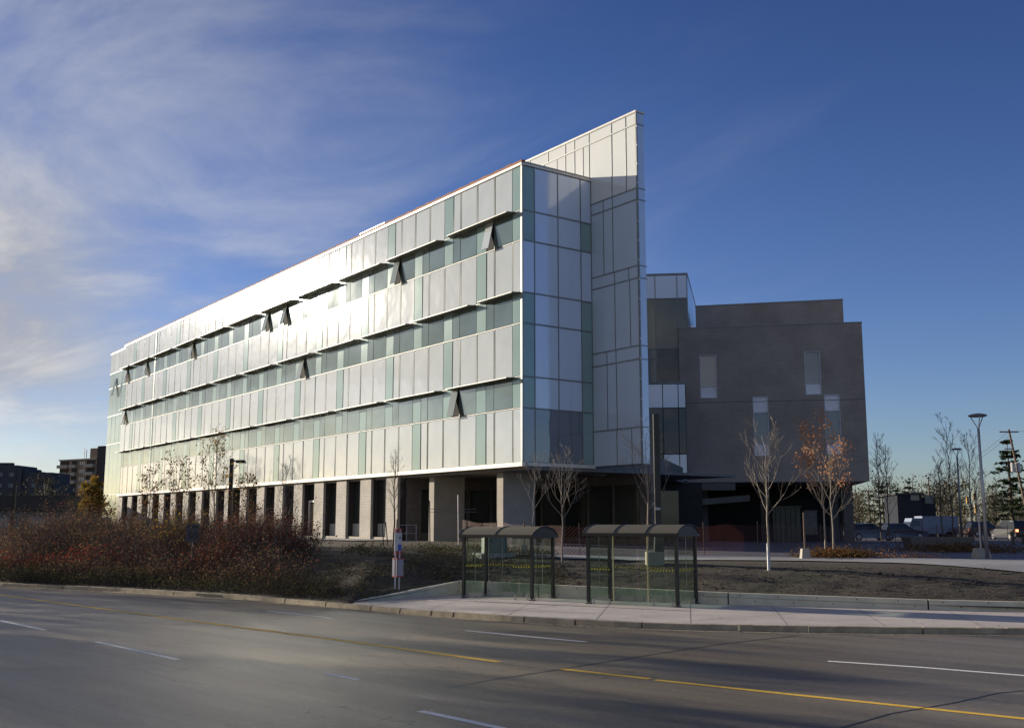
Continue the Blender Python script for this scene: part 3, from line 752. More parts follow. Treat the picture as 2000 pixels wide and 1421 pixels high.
    b = MB(); slab(b, A, D, N, 8.9, 9.8, -1.6, -1.0, 2.0, 3.7); slab(b, A, D, N, 8.85, 9.85, -1.65, -.95, 3.7, 3.78); b.build('cabinet', M['conc2'], an)
    # stair tower
    T1 = Vector((13.64, 80.0, 0)); T0 = Vector((9.6, 80.5, 0)); D = (T1-T0).normalized(); N = Vector((D.y, -D.x, 0)); L_ = (T1-T0).length
    tw = thing('stair_tower', T0+UP*1.5, 'slim glazed stair tower squeezed between the fin and the dark block', 'tower')
    sd = Vector((.224, .975, 0)).normalized(); bk = 12.5
    b = MB(); p = [T0+N*-.03, T1+N*-.03, T1+sd*bk, T0+sd*bk]; b.hexa([v+UP*5.9 for v in p]+[v+UP*22.0 for v in p]); b.build('tower_body', M['dark2'], tw)
    p = [T0+N*.06, T1+N*.06+D*.05, T1+sd*bk+D*.05, T0+sd*bk]; b = MB(); b.hexa([v+UP*22.0 for v in p]+[v+UP*22.15 for v in p]); b.build('parapet_trim', M['mull'], tw)
    xs = [0, (.9), 1.6, 3.3, L_]
    for z0, z1, m in ((20.15, 22.0, 'fritB'), (16.2, 20.15, 'olive'), (13.2, 16.2, 'mixed')):
        for a, c in zip(xs, xs[1:]):
            mm = m if m != 'mixed' else random.choice(['olive', 'fritG', 'wing'])
            bb = MB(); pane(T0, D, N, a+.03, c-.03, z0+.03, z1-.03, tilt=.004)(bb); bb.build('glass_panel', M[mm], tw)
    b = MB()
    for a in xs: slab(b, T0, D, N, a-.03, a+.03, 0, .07, 13.2, 22)
    for z in (20.15, 16.2, 15.4, 13.2): slab(b, T0, D, N, 0, L_, 0, .075, z-.03, z+.03)
    b.build('mullion_grid', M['mull'], tw)
    for k in range(5):
        bb = MB(); pane(T1, sd, Vector((sd.y, -sd.x, 0)), k*2.5+.03, k*2.5+2.47, 17.7, 21.98, tilt=.004)(bb); bb.build('glass_panel', M['fritB'], tw)
    # projecting lower bay
    E0 = Vector((10.0, 78.3, 0)); E1 = Vector((12.97, 77.95, 0)); D = (E1-E0).normalized(); N = Vector((D.y, -D.x, 0)); L_ = (E1-E0).length
    b = MB(); slab(b, E0, D, N, 0, L_, -2.5, -.02, 5.95, 13.15); b.build('bay_body', M['dark2'], tw)
    b = MB(); slab(b, E0, D, N, 0, L_+.03, -2.5, .06, 13.152, 13.3); b.build('bay_roof', M['mull'], tw)
    for z0, z1, m in ((11.35, 13.15, 'fritB'), (7.9, 11.35, 'wing'), (5.95, 7.9, 'fritB')):
        for a, c in ((.0, 1.3), (1.3, 2.45), (2.45, L_)):
            if m == 'fritB' and z0 < 6 and a == 0: mm = 'wing'
            else: mm = m
            bb = MB(); pane(E0, D, N, a+.03, c-.03, z0+.03, z1-.03, tilt=.004)(bb); bb.build('glass_panel', M[mm], tw)
    # entrance undercroft between the fin and the tower
    b = MB()
    b.hexa([Vector(q) for q in ((4.4, 59.8, 5.78), (8.2, 62, 5.78), (13, 79.2, 5.78), (9, 80.4, 5.78), (4.4, 59.8, 6.9), (8.2, 62, 6.9), (13, 79.2, 6.9), (9, 80.4, 6.9))]); b.build('entrance_ceiling', M['soff'], tw)
    b = MB(); b.box((8.6, 78.5, 3.2), (5.5, 0, 0), (0, .15, 0), (0, 0, 2.6)); b.build('entrance_wall', M['dark2'], tw)
    for k in range(4):
        b = MB(); b.box((4.0+k*2.4, 78.2, 3.3), (1.1, 0, 0), (0, .05, 0), (0, 0, 1.9)); b.build('entrance_glazing', M['wing'], tw)
    for px, w in ((1209, .10), (1241, .07)):
        q = atY(px, 960, 62); b = MB(); b.tube([(q.x, q.y, 1.2), (q.x, q.y, 5.8)], w, 10); b.build('steel_column', M['galv2'], tw)
    q = atY(1100, 923, 61); q2 = atY(1181, 927, 61); b = MB(); b.box((q+q2)/2, (q2-q)/2, (0, .9, 0), (0, 0, .07)); b.build('entrance_canopy', M['galv2'], tw)
    a = atY(1176, 985, 66); b = MB(); b.box(a+Vector((0, 0, -1.0)), (.22, 0, 0), (0, .22, 0), (.18, 0, -1.4)); b.build('raking_column', M['conc'], tw)
    q = atY(1125, 955, 68); b = MB(); b.box(q, (1.6, 0, 0), (0, .3, 0), (0, 0, .4)); b.build('beam', M['conc2'], tw)
M['winA'] = glass_mat('annex_window', (0.22, 0.25, 0.25), ior=1.8, rough=.08)
M['panelw'] = mat('white_panel', (0.88, 0.89, 0.92), .45, var=.04)
M['frameA'] = mat('pale_frame', (0.55, 0.57, 0.60), .4)
M['olive'] = glass_mat('olive_glass', (0.12, 0.13, 0.085), ior=1.7, rough=.06, var=.35)
M['fritG'] = glass_mat('grey_glass', (0.15, 0.16, 0.16), ior=1.6, rough=.1)
M['green'] = mat('khaki_boards', (0.10, 0.10, 0.065), .8)
M['galv2'] = mat('painted_steel', (0.30, 0.34, 0.38), .4, metal=.2)
build_annex()

# ================================================================ paving beyond the verge
def conform(name, poly_x, f0, f1, dz, m, step=.8, n=8):
    xs = list(np.arange(poly_x[0], poly_x[1]+1e-6, step))
    return strip(xs, f0, f1, lambda x, y: zt(x, y)+dz, name, m, n=n)
def px_line(pts):
    P_ = sorted([(p.x, p.y) for p in (hit(*q) for q in pts)]); return lambda x: lerp_tab(P_, x)
M['plaza'] = mat('plaza_asphalt', (0.115, 0.108, 0.125), .8, var=.25, scale=.35, detail=8, bump=.2, bscale=50)  # asphalt whose dark mauve also carries the building's shadow
M['path'] = mat('path_concrete', (0.33, 0.32, 0.31), .8, var=.18, scale=.5, bump=.2, bscale=40, detail=8)
edge = px_line([(1000, 1089), (1150, 1092), (1400, 1094), (1600, 1096), (1800, 1102), (2000, 1118)])
path_far = px_line([(1000, 1083), (1150, 1085), (1400, 1087), (1600, 1090), (1800, 1091), (2000, 1093)])
conform('plaza', (-1.0, 60), lambda x: path_far(x)-.3, lambda x: 118, .02, M['plaza'], n=60)
conform('path', (.8, 34), edge, path_far, .03, M['path'], step=.5)
b = MB()
for k in range(40):   # paving strip along the brick piers, following the ground
    t0 = 12.5+k*1.5
    q = [P(C0, U, NF, t, w, 0) for t, w in ((t0, -.3), (t0+1.5, -.3), (t0+1.5, 3.2), (t0, 3.2))]
    b.poly([Vector((v.x, v.y, zt(v.x, v.y)+.05)) for v in q])
tag(b.build('footpath', M['path']), kind='structure')

# ================================================================ bus shelters
M['acryl'] = None
def roof_mat():
    m, nt, b, N, L = nodes('smoked_roof')
    b.inputs['Base Color'].default_value = (.17, .15, .105, 1); b.inputs['Roughness'].default_value = .5; b.inputs['Specular IOR Level'].default_value = .6
    t = N('ShaderNodeBsdfTransparent'); t.inputs[0].default_value = (.45, .42, .36, 1)
    ms = N('ShaderNodeMixShader'); ms.inputs[0].default_value = .25; L(b.outputs[0], ms.inputs[1]); L(t.outputs[0], ms.inputs[2])
    L(ms.outputs[0], nt.nodes['Material Output'].inputs[0]); return m
M['acryl'] = roof_mat(); M['glass'] = clear_glass('shelter_glass')
M['dots'] = mat('yellow_dots', (.75, .60, .03), .6)
M['ystrip'] = mat('yellow_edge_strip', (.62, .55, .25), .6)
M['sill_dirt'] = M['galv']
def shelter(p_fl, p_fr, p_rl, bays, label, yellow, lift=0):
    fl, fr, rl = (Vector((*p, .15)) for p in (p_fl, p_fr, p_rl))
    D = (fr-fl).normalized(); L_ = (fr-fl).length; N = Vector((-D.y, D.x, 0)); W = abs((rl-fl).dot(N))
    t = thing('bus_shelter', fl.lerp(fr, .5), label, 'bus shelter', 'bus shelters on the sidewalk')
    He = 2.17+lift; Hr = 2.45+lift
    def q(a, w, z): return fl + D*a + N*w + UP*z
    for a in (0, L_):
        for w in (0, W):
            b = MB(); b.box(q(a, w, He/2+.03), D*.05, N*.05, UP*(He/2-.03)); p = b.build('post', M['bronze'], t)
            b = MB(); b.box(q(a, w, .015), D*.085, N*.085, UP*.015); b.tube([q(a, w, .0), q(a, w, .07)], .03, 6); b.build('base_plate', M['steel'], p)
    # barrel roof
    ov, oe = .16, .12
    def arc(k, n=12):
        a_ = math.radians(62); th = -a_+2*a_*k/n; return (W/2+(W/2+ov)*math.sin(th)/math.sin(a_), He+.05+(Hr-He)*(math.cos(th)-math.cos(a_))/(1-math.cos(a_)))
    n = 12
    for j in range(bays):
        a0 = -oe+(L_+2*oe)*j/bays; a1 = -oe+(L_+2*oe)*(j+1)/bays
        b = MB()
        for k in range(n):
            (w0, z0), (w1, z1) = arc(k), arc(k+1)
            b.hexa([q(a0+.01, w0, z0), q(a1-.01, w0, z0), q(a1-.01, w1, z1), q(a0+.01, w1, z1), q(a0+.01, w0, z0+.012), q(a1-.01, w0, z0+.012), q(a1-.01, w1, z1+.012), q(a0+.01, w1, z1+.012)])
        b.build('roof_panel', M['acryl'], t)
    for j in range(bays+1):
        a = -oe+(L_+2*oe)*j/bays
        b = MB(); b.tube([q(a, *arc(k)) + UP*.012 for k in range(n+1)], .024, 5); b.build('roof_rib', M['bronze'], t)
    for w in (-ov, W+ov):
        b = MB(); b.box(q(L_/2, w, He+.02), D*(L_/2+oe), N*.03, UP*.05); b.build('eave_beam', M['bronze'], t)
    for a in (-oe+.02, L_+oe-.02):   # gable infill
        b = MB(); pts = [q(a, *arc(k)) for k in range(n+1)]; c = q(a, W/2, He+.05)
        for k in range(n):
            b.poly([c-D*.006, pts[k]-D*.006, pts[k+1]-D*.006]); b.poly([c+D*.006, pts[k+1]+D*.006, pts[k]+D*.006])
        b.box(q(a, W/2, He+.01), D*.03, N*(W/2+ov), UP*.045)
        b.build('gable', M['gab'], t)
    # glazing
    def glaze(a0, w0, a1, w1, dots=True, z0=.16, z1=He-.05):
        A_, B_ = q(a0, w0, 0), q(a1, w1, 0); d = (B_-A_).normalized(); nn = Vector((-d.y, d.x, 0)); l = (B_-A_).length
        b = MB(); b.box((A_+B_)/2+UP*(z0+z1)/2, d*(l/2), nn*.005, UP*((z1-z0)/2)); gp = b.build('glass_pane', M['glass'], t)
        b = MB(); k = .06
        while k < l-.04:
            c = A_+d*k+UP*(1.13); 
            for s in (-.007, .007): b.poly([c+nn*s+d*(.02*math.cos(2*PI*m/8))+UP*(.028*math.sin(2*PI*m/8)) for m in range(8)])
            k += .105
        b.build('dot_strip', M['dots'], gp)
        b = MB()
        for k in (.12, l-.12): b.box(A_+d*k+UP*.09, d*.02, nn*.02, UP*.09)
        b.build('glass_clip', M['galv'], gp)
        b = MB(); b.box((A_+B_)/2+UP*(z1+.01), d*(l/2), nn*.015, UP*.015); b.build('top_rail', M['bronze'], gp)
        if l > 1.2:
            b = MB(); b.box((A_+B_)/2+UP*(z0+z1)/2, d*.004, nn*.008, UP*((z1-z0)/2)); b.build('pane_edge', M['galv'], gp)
    nb = bays if bays > 1 else 2
    for j in range(nb): glaze(L_*j/nb+.06, W, L_*(j+1)/nb-.04, W)
    glaze(0, .06, 0, W-.06); glaze(L_, .06, L_, W-.06)
    glaze(.06, 0, L_*.28, 0); 
    if not yellow: glaze(L_*.72, 0, L_-.06, 0)
    else:
        glaze(L_*.70, 0, L_-.06, 0)
        for a, w in ((L_*.29, .0), (L_*.68, .0)):
            b = MB(); b.box(q(a, w, He/2+.05), D*.016, N*.02, UP*(He/2-.05)); b.build('yellow_strip', M['ystrip'], t)
    # bench
    return t
M['gab'] = mat('gable_bronze', (.05, .045, .038), .5)
s1 = shelter((-1.74, 38.67), (.69, 37.12), (-.84, 39.80), 2, 'smaller two bay bus shelter with barrel roof beside the ramped wall', False)
s2 = shelter((2.55, 35.69), (5.27, 34.16), (3.50, 37.15), 3, 'larger three bay bus shelter with yellow edge strips', True, .08)

# ================================================================ street furniture
def text(s, size, loc, xdir, ydir, m, parent, name='lettering', ext=.002):
    c = bpy.data.curves.new(name, 'FONT'); c.body = s; c.size = size; c.align_x = 'CENTER'; c.align_y = 'CENTER'; c.extrude = ext; c.materials.append(m); c.offset = size*.012
    tmp = bpy.data.objects.new(name, c); COL.objects.link(tmp); dg = bpy.context.evaluated_depsgraph_get(); me = bpy.data.meshes.new_from_object(tmp.evaluated_get(dg)); bpy.data.objects.remove(tmp)
    o = bpy.data.objects.new(name, me); COL.objects.link(o)
    xd, yd = Vector(xdir).normalized(), Vector(ydir).normalized(); zd = xd.cross(yd)
    R = Matrix((xd, yd, zd)).transposed().to_4x4(); off = parent_world(parent)
    o.matrix_world = Matrix.Translation(Vector(loc)-off) @ R; o.parent = parent
    return o
M['red'] = mat('sign_red', (.30, .03, .025), .5); M['blue'] = mat('sign_blue', (.03, .08, .40), .45); M['white'] = mat('sign_white', (.55, .55, .55), .45); M['lilac'] = mat('sign_pale', (.28, .27, .32), .5)
def bus_stop():
    p = atz(775, 1167, .15); t = thing('bus_stop_sign', p, 'tall red, white and blue bus stop marker with folded timetable case', 'sign')
    for dx, m in ((-.075, 'white'), (.075, 'galv')):
        b = MB(); b.box(p+Vector((dx, 0, 1.22)), (.027, 0, 0), (0, .027, 0), (0, 0, 1.22)); b.build('post', M[m], t)
    # upper three sided flag: two faces meeting at the front edge
    def faces(zlo, zhi, w, m, name, yo=-.05):
        b = MB(); e = p+Vector((0, yo, 0)); 
        for s, dd in ((-1, Vector((-.75, .66, 0))), (1, Vector((.9, .43, 0)))):
            c = e+dd*(w/2)+UP*((zlo+zhi)/2); nn = Vector((-dd.y, dd.x, 0))
            b.box(c, dd*(w/2), nn*.008, UP*((zhi-zlo)/2))
        return b.build(name, m, t)
    faces(2.30, 2.46, .17, M['red'], 'flag_top'); f = faces(1.66, 2.298, .16, M['white'], 'flag_panel'); faces(1.50, 1.658, .17, M['red'], 'flag_base')
    b = MB(); c = p+Vector((0, -.06, 0))+Vector((.9, .43, 0))*.085
    b.box(c+UP*1.78+Vector((.004, -.008, 0)), Vector((.9, .43, 0))*.065, Vector((-.43, .9, 0))*.004, UP*.11); b.build('blue_mark', M['blue'], f)
    b = MB(); b.box(c+UP*2.12+Vector((.004, -.008, 0)), Vector((.9, .43, 0))*.045, Vector((-.43, .9, 0))*.004, UP*.022); b.build('dark_mark', M['steel'], f)
    cs = faces(.78, 1.36, .24, M['lilac'], 'timetable_case', -.09)
    for z in (.76, 1.385):
        b = MB(); e = p+Vector((0, -.09, 0))
        for dd in (Vector((-.75, .66, 0)), Vector((.9, .43, 0))):
            b.box(e+dd*.12+UP*z, dd*.125, Vector((-dd.y, dd.x, 0))*.014, UP*.022)
        b.build('case_edge', M['red'], cs)
    b = MB(); b.box(p+Vector((0, -.105, 1.07)), (.012, 0, 0), (0, .008, 0), (0, 0, .3)); b.build('case_spine', M['red'], cs)
bus_stop()
def speed_sign():
    p = hit(373, 1112); Y = p.y
    t = thing('speed_sign', p, 'black on grey 50 speed limit sign half hidden in the brush', 'sign')
    top = atY(373, 1022, Y).z
    b = MB(); b.box((p.x, Y+.03, (p.z+top)/2), (.022, 0, 0), (0, .022, 0), (0, 0, (top-p.z)/2)); b.build('post', M['galv'], t)
    b = MB(); c = Vector((p.x, Y-.01, top-.40)); b.box(c, (.28, 0, 0), (0, .01, 0), (0, 0, .39)); s = b.build('sign_plate', M['signg'], t)
    text('50', .42, c+Vector((0, -.014, -.14)), (1, 0, 0), (0, 0, 1), M['steel'], s)
    b = MB(); b.box(c+Vector((0, -.012, .27)), (.23, 0, 0), (0, .003, 0), (0, 0, .035)); b.build('dark_bar', M['steel'], s)
M['signg'] = mat('sign_grey', (.085, .08, .085), .6)
speed_sign()
def box_lamp(px, ytop, ybase, arm_px, Y, label, w=.09):
    top = atY(px, ytop, Y); base = g(top.x, Y); a = atY(arm_px, ytop+3, Y)
    t = thing('street_lamp', base, label, 'street lamp')
    b = MB(); b.box((top.x, Y, (base.z+top.z)/2), (w, 0, 0), (0, w, 0), (0, 0, (top.z-base.z)/2)); b.build('pole', M['steel'], t)
    b = MB(); b.box(((top.x+w+a.x)/2, Y, top.z-.13), ((a.x-top.x-w)/2, 0, 0), (0, .04, 0), (0, 0, .04)); b.build('arm', M['steel'], t)
    b = MB(); b.hexa([(a.x-.42, Y-.14, top.z-.24), (a.x+.1, Y-.14, top.z-.24), (a.x+.1, Y+.14, top.z-.24), (a.x-.42, Y+.14, top.z-.24), (a.x-.38, Y-.12, top.z-.08), (a.x+.02, Y-.12, top.z-.08), (a.x+.02, Y+.12, top.z-.08), (a.x-.38, Y+.12, top.z-.08)])
    b.build('lamp_head', M['steel'], t)
box_lamp(453, 895, 1060, 477, 56, 'black square street lamp in front of the glass facade')
box_lamp(30, 942, 1015, 45, 86, 'small black street lamp before the dark apartment slab at far left', .11)
def disc_lamp(pxt, ytop, pxb, Y, label, m='galv', r=.06):
    tp = atY(pxt, ytop, Y); bx = atY(pxb, 1040, Y).x; base = g(bx, Y); lean = Vector((tp.x-bx, 0, 0))*.75
    t = thing('disc_lamp', base, label, 'street lamp')
    jt = Vector((tp.x, Y, tp.z-.62*(Y/51)**.2))
    b = MB(); b.tube([base, jt], [r*1.3, r*.85], 10); b.build('pole', M[m], t, smooth=True)
    b = MB()
    for k in range(3):
        a = 2*PI*k/3+.4; e = Vector((.30*math.cos(a), .30*math.sin(a), 0))
        b.tube([jt-UP*.05, jt+e*.25+UP*.1, jt+e+UP*.52], .02, 6)
    b.build('bracket', M[m], t)
    b = MB(); R_ = .38; zz = [(0.30, -.02), (R_, .02), (R_*.98, .05), (R_*.6, .10), (0.02, .13)]; n = 20; k0 = 0
    for rr, dz in zz:
        for j in range(n): b.v.append((jt.x+rr*math.cos(2*PI*j/n), jt.y+rr*math.sin(2*PI*j/n), jt.z+.50+dz))
    for i in range(len(zz)-1):
        for j in range(n): b.f.append((i*n+j, i*n+(j+1) % n, (i+1)*n+(j+1) % n, (i+1)*n+j)); b.m.append(0)
    b.f.append(tuple(range(n))); b.m.append(0)
    b.build('lamp_disc', M['galvd'], t, smooth=False)
    return t, base
M['galvd'] = mat('lamp_grey', (.22, .21, .21), .4, metal=.4)
lp, lb = disc_lamp(1909, 808, 1925, 43.5, 'nearer silver lamp post with disc head and tapered concrete foot')
disc_lamp(1868, 873, 1878, 78, 'farther slim disc lamp post among the bare trees', 'galvd', .07)
def conc_foot(x, y, w, h, label, name='concrete_foot', post=None, pm='galv', cat='post base'):
    p = g(x, y); t = thing(name, p, label, cat)
    b = MB(); a = w; c = w*.72
    b.hexa([p+Vector(v) for v in ((-a,-a,-.05),(a,-a,-.05),(a,a,-.05),(-a,a,-.05),(-c,-c,h),(c,-c,h),(c,c,h),(-c,c,h))]); b.build('footing', M['concp'], t)
    if post: b = MB(); b.tube([p+UP*h*.5, p+UP*post+Vector((.0, 0, 0))], .035, 8); b.build('post', M[pm], t)
    return t
f = hit(1917, 1090); conc_foot(f.x, f.y, .32, .42, 'tapered concrete foot holding a thin steel post by the near lamp', 'fence_post', 2.0, cat='post')
f = hit(1573, 1091); conc_foot(f.x, f.y, .20, .42, 'lone construction post in concrete foot at end of orange netting', 'fence_post', 1.9, 'wood', cat='post')
f = hit(1024, 1080); conc_foot(f.x, f.y, .19, .40, 'short concrete foot with stake behind the smaller shelter', 'fence_post', 1.4, 'wood', cat='post')
# big dark mast
def mast():
    p = hit(1279, 1102); Y = p.y; tz = atY(1287, 808, Y).z
    t = thing('steel_mast', p, 'thick black square mast on concrete block behind the larger shelter', 'mast')
    b = MB(); b.box(p+UP*.22, (.33, 0, 0), (0, .33, 0), (0, 0, .27)); b.build('plinth', M['concp'], t)
    b = MB(); b.hexa([p+Vector(v) for v in ((-.02,-.18,.49),(.34,-.18,.49),(.34,.18,.49),(-.02,.18,.49),(.02,-.14,1.1),(.30,-.14,1.1),(.30,.14,1.1),(.02,.14,1.1))]); b.build('boot', M['bronze'], t)
    b = MB(); b.box(p+Vector((.16, 0, (1.1+tz-p.z)/2)), (.115, 0, 0), (0, .115, 0), (0, 0, (tz-p.z-1.1)/2)); b.build('shaft', M['bronze'], t)
    b = MB(); b.box(p+Vector((.14, -.13, 2.15)), (.10, 0, 0), (0, .02, 0), (0, 0, .05)); b.build('band', M['galv'], t)
mast()
# utility cabinet behind left shelter
def cabinet():
    p = hit(965, 1085); t = thing('utility_cabinet', p, 'grey green utility cabinet with flat lid behind the smaller shelter', 'cabinet')
    b = MB(); b.box(p+UP*.55, (.42, .12, 0), (-.15, .5, 0), (0, 0, .6)); b.build('housing', M['cab'], t)
    b = MB(); b.box(p+UP*1.19, (.60, .17, 0), (-.2, .66, 0), (0, 0, .035)); b.build('lid', M['cab'], t)
    b = MB(); b.box(p+UP*.0, (.75, .2, 0), (-.22, .75, 0), (0, 0, .12)); b.build('pad', M['conc'], t)
    b = MB(); b.box(p+UP*.6+Vector((.13, -.52, 0)), (.34, .10, 0), (0, .01, 0), (0, 0, .48)); d = b.build('door', M['cabd'], t)
    b = MB(); b.box(p+UP*.65+Vector((-.12, -.60, 0)), (.02, 0, 0), (0, .02, 0), (0, 0, .07)); b.build('handle', M['steel'], d)
M['cab'] = mat('cabinet_green', (.13, .155, .12), .6); M['cabd'] = mat('cabinet_door', (.15, .18, .14), .6)
cabinet()
# stand of crossed stakes and rack by the young tree
def rack():
    p = hit(803, 1062); t = thing('bike_rack', p, 'thin metal bicycle rack frame at crest of the grass bank', 'rack')
    b = MB(); y = p.y
    for dx in (-.75, -.25, .25): b.tube([(p.x+dx, y, p.z-.1), (p.x+dx, y, p.z+.98)], .02, 6)
    b.build('upright', M['galv'], t)
    b = MB()
    for dz in (.98, .55, .15): b.tube([(p.x-.75, y, p.z+dz), (p.x+.25, y, p.z+dz)], .018, 6)
    b.build('rail', M['galv'], t)
rack()
def fence_mast():
    p = hit(896, 1064); Y = p.y; tz = atY(893, 966, Y).z
    t = thing('barrier_frame', p, 'thin pale site fence post and rails before the concrete recess', 'fence')
    b = MB(); b.tube([p, (p.x-.05, Y, tz)], .035, 8); b.build('post', M['galv'], t)
    b = MB()
    for f_ in (.72, .66): b.tube([(p.x-1.5, Y, p.z+(tz-p.z)*f_), (p.x+.9, Y+.4, p.z+(tz-p.z)*f_)], .015, 5)
    b.build('rail', M['galvd'], t)
    b = MB(); b.tube([(p.x-1.5, Y, p.z), (p.x-1.55, Y, p.z+2.3)], .03, 6); b.build('stake', M['wood'], t)
fence_mast()
# orange net
def net_mat():
    m, nt, b, N, L = nodes('orange_net')
    b.inputs['Base Color'].default_value = (.15, .05, .035, 1); b.inputs['Roughness'].default_value = .6
    uv = N('ShaderNodeUVMap'); mp = N('ShaderNodeMapping'); mp.inputs['Rotation'].default_value = (0, 0, PI/4); L(uv.outputs[0], mp.inputs[0])
    sp = N('ShaderNodeSeparateXYZ'); L(mp.outputs[0], sp.inputs[0]); outs = []
    for i in (0, 1):
        w = N('ShaderNodeMath'); w.operation = 'PINGPONG'; w.inputs[1].default_value = .06; L(sp.outputs[i], w.inputs[0])
        c = N('ShaderNodeMath'); c.operation = 'LESS_THAN'; c.inputs[1].default_value = .007; L(w.outputs[0], c.inputs[0]); outs.append(c.outputs[0])
    mx = N('ShaderNodeMath'); mx.operation = 'MAXIMUM'; L(outs[0], mx.inputs[0]); L(outs[1], mx.inputs[1])
    t = N('ShaderNodeBsdfTransparent'); ms = N('ShaderNodeMixShader'); L(mx.outputs[0], ms.inputs[0]); L(t.outputs[0], ms.inputs[1])
    tl = N('ShaderNodeBsdfTranslucent'); tl.inputs[0].default_value = (.14, .045, .03, 1); m2 = N('ShaderNodeMixShader'); m2.inputs[0].default_value = .15
    L(b.outputs[0], m2.inputs[1]); L(tl.outputs[0], m2.inputs[2]); L(m2.outputs[0], ms.inputs[2]); L(ms.outputs[0], nt.nodes['Material Output'].inputs[0])
    return m
M['net'] = net_mat()
def net_fence(pts, h, label):
    P0 = [g(*p) for p in pts]; t = thing('safety_fence', P0[0], label, 'fence')
    fine = []
    for a, c in zip(P0, P0[1:]):
        k = max(1, int((c-a).length/.7)); fine += [a.lerp(c, i/k) for i in range(k)]
    fine.append(P0[-1]); d = 0; vs, fs, uvs = [], [], []; off = parent_world(t); us = []
    for i, p in enumerate(fine):
        if i: d += (p-fine[i-1]).length
        zb = zt(p.x, p.y)+.02; sag = .09*abs(math.sin(i*.55))+random.uniform(0, .04)
        lean = .04*math.sin(i*1.3)
        vs += [(p.x-off.x, p.y-off.y+lean, zb-off.z), (p.x-off.x, p.y-off.y-lean, zb+h-sag-off.z)]; us += [(d, 0), (d, h)]
    me = bpy.data.meshes.new('netting')
    fs = [(2*i, 2*i+2, 2*i+3, 2*i+1) for i in range(len(fine)-1)]
    me.from_pydata(vs, [], fs); uvl = me.uv_layers.new(name='UVMap')
    for poly in me.polygons:
        for li in poly.loop_indices: uvl.data[li].uv = us[me.loops[li].vertex_index]
    me.materials.append(M['net']); o = bpy.data.objects.new('netting', me); COL.objects.link(o); o.parent = t
    d = 0; nxt = 0
    for i, p in enumerate(fine):
        if i: d += (p-fine[i-1]).length
        if d >= nxt:
            nxt += 3.2; zb = zt(p.x, p.y)
            b = MB(); b.tube([(p.x, p.y+.03, zb-.1), (p.x+random.uniform(-.05, .05), p.y+.03, zb+h+.12)], .022, 6); b.build('post', M['wood'], t)
def hp(px, y): v = hit(px, y); return (v.x, v.y)
net_fence([hp(903, 1064), hp(1000, 1075), hp(1100, 1083), hp(1200, 1085), hp(1330, 1085), hp(1420, 1079), hp(1500, 1076), hp(1570, 1072)], 1.32, 'sagging orange netting fence stretched behind both bus shelters')
net_fence([hp(1575, 1068), hp(1640, 1064), hp(1720, 1060), hp(1830, 1058), hp(1990, 1056), (52, 66)], 1.25, 'rusty orange netting fence running past the far planter')
# planter
def planter():
    p = hit(1831, 1072); t = thing('planter', p, 'long grey concrete planter with flared sides on the plaza', 'planter')
    w, h = 1.72, .62
    b = MB(); b.hexa([p+Vector(v) for v in ((-w*.9,-.6,0),(w*.9,-.6,0),(w*.9,.6,0),(-w*.9,.6,0),(-w,-.7,h),(w,-.7,h),(w,.7,h),(-w,.7,h))]); b.build('trough', M['conc2'], t)
    b = MB(); b.box(p+UP*(h+.02), (w-.1, 0, 0), (0, .58, 0), (0, 0, .02)); b.build('soil', M['wood'], t)
planter()
#SECTION plants
# ================================================================ plants
def branch(b, p, d, L_, r, depth, R, tips, up=.25, n0=6, kids=(5, 4, 3), fork=.6, minr=.006):
    seg = 5 if depth > 0 else 3; pts = [p]; q = p.copy(); dd = d.copy(); rad = [r]
    for i in range(seg):
        dd = (dd + Vector((R.gauss(0, .09), R.gauss(0, .09), up*.35+R.gauss(0, .04)))).normalized()
        q = q + dd*(L_/seg); pts.append(q.copy()); rad.append(max(minr, r*(1-(i+1)/seg*.75)))
    b.tube(pts, rad, max(3, n0), cap=False)
    if depth == 0: tips.append((pts[-1], dd.copy())); tips.append((pts[-2], dd.copy())); return
    for k in range(kids[min(len(kids)-1, 3-depth)]):
        f = R.uniform(.25, .98); i = min(seg-1, int(f*seg)); base = pts[i].lerp(pts[i+1], f*seg-i)
        dl = (pts[i+1]-pts[i]).normalized(); side = dl.orthogonal().normalized(); side = Matrix.Rotation(R.uniform(0, 2*PI), 3, dl) @ side
        nd = (dl*(1-fork*.5)+side*fork).normalized()
        branch(b, base, nd, L_*R.uniform(.42, .68)*(1.1-f*.4), max(minr, rad[i]*.5), depth-1, R, tips, up, max(3, n0-1), kids, fork, minr)
    tips.append((pts[-1], dd.copy()))
def leafquads(b, tips, R, n, size, spread):
    for p, d in tips:
        for _ in range(n):
            c = p+Vector((R.gauss(0, spread), R.gauss(0, spread), R.gauss(0, spread)))
            a = Vector((R.gauss(0, 1), R.gauss(0, 1), R.gauss(0, 1))).normalized(); e = a.orthogonal().normalized()
            s = size*R.uniform(.6, 1.3); e2 = a.cross(e)
            b.poly([c-e*s*.5, c+e2*s*.32, c+e*s*.5, c-e2*s*.32])
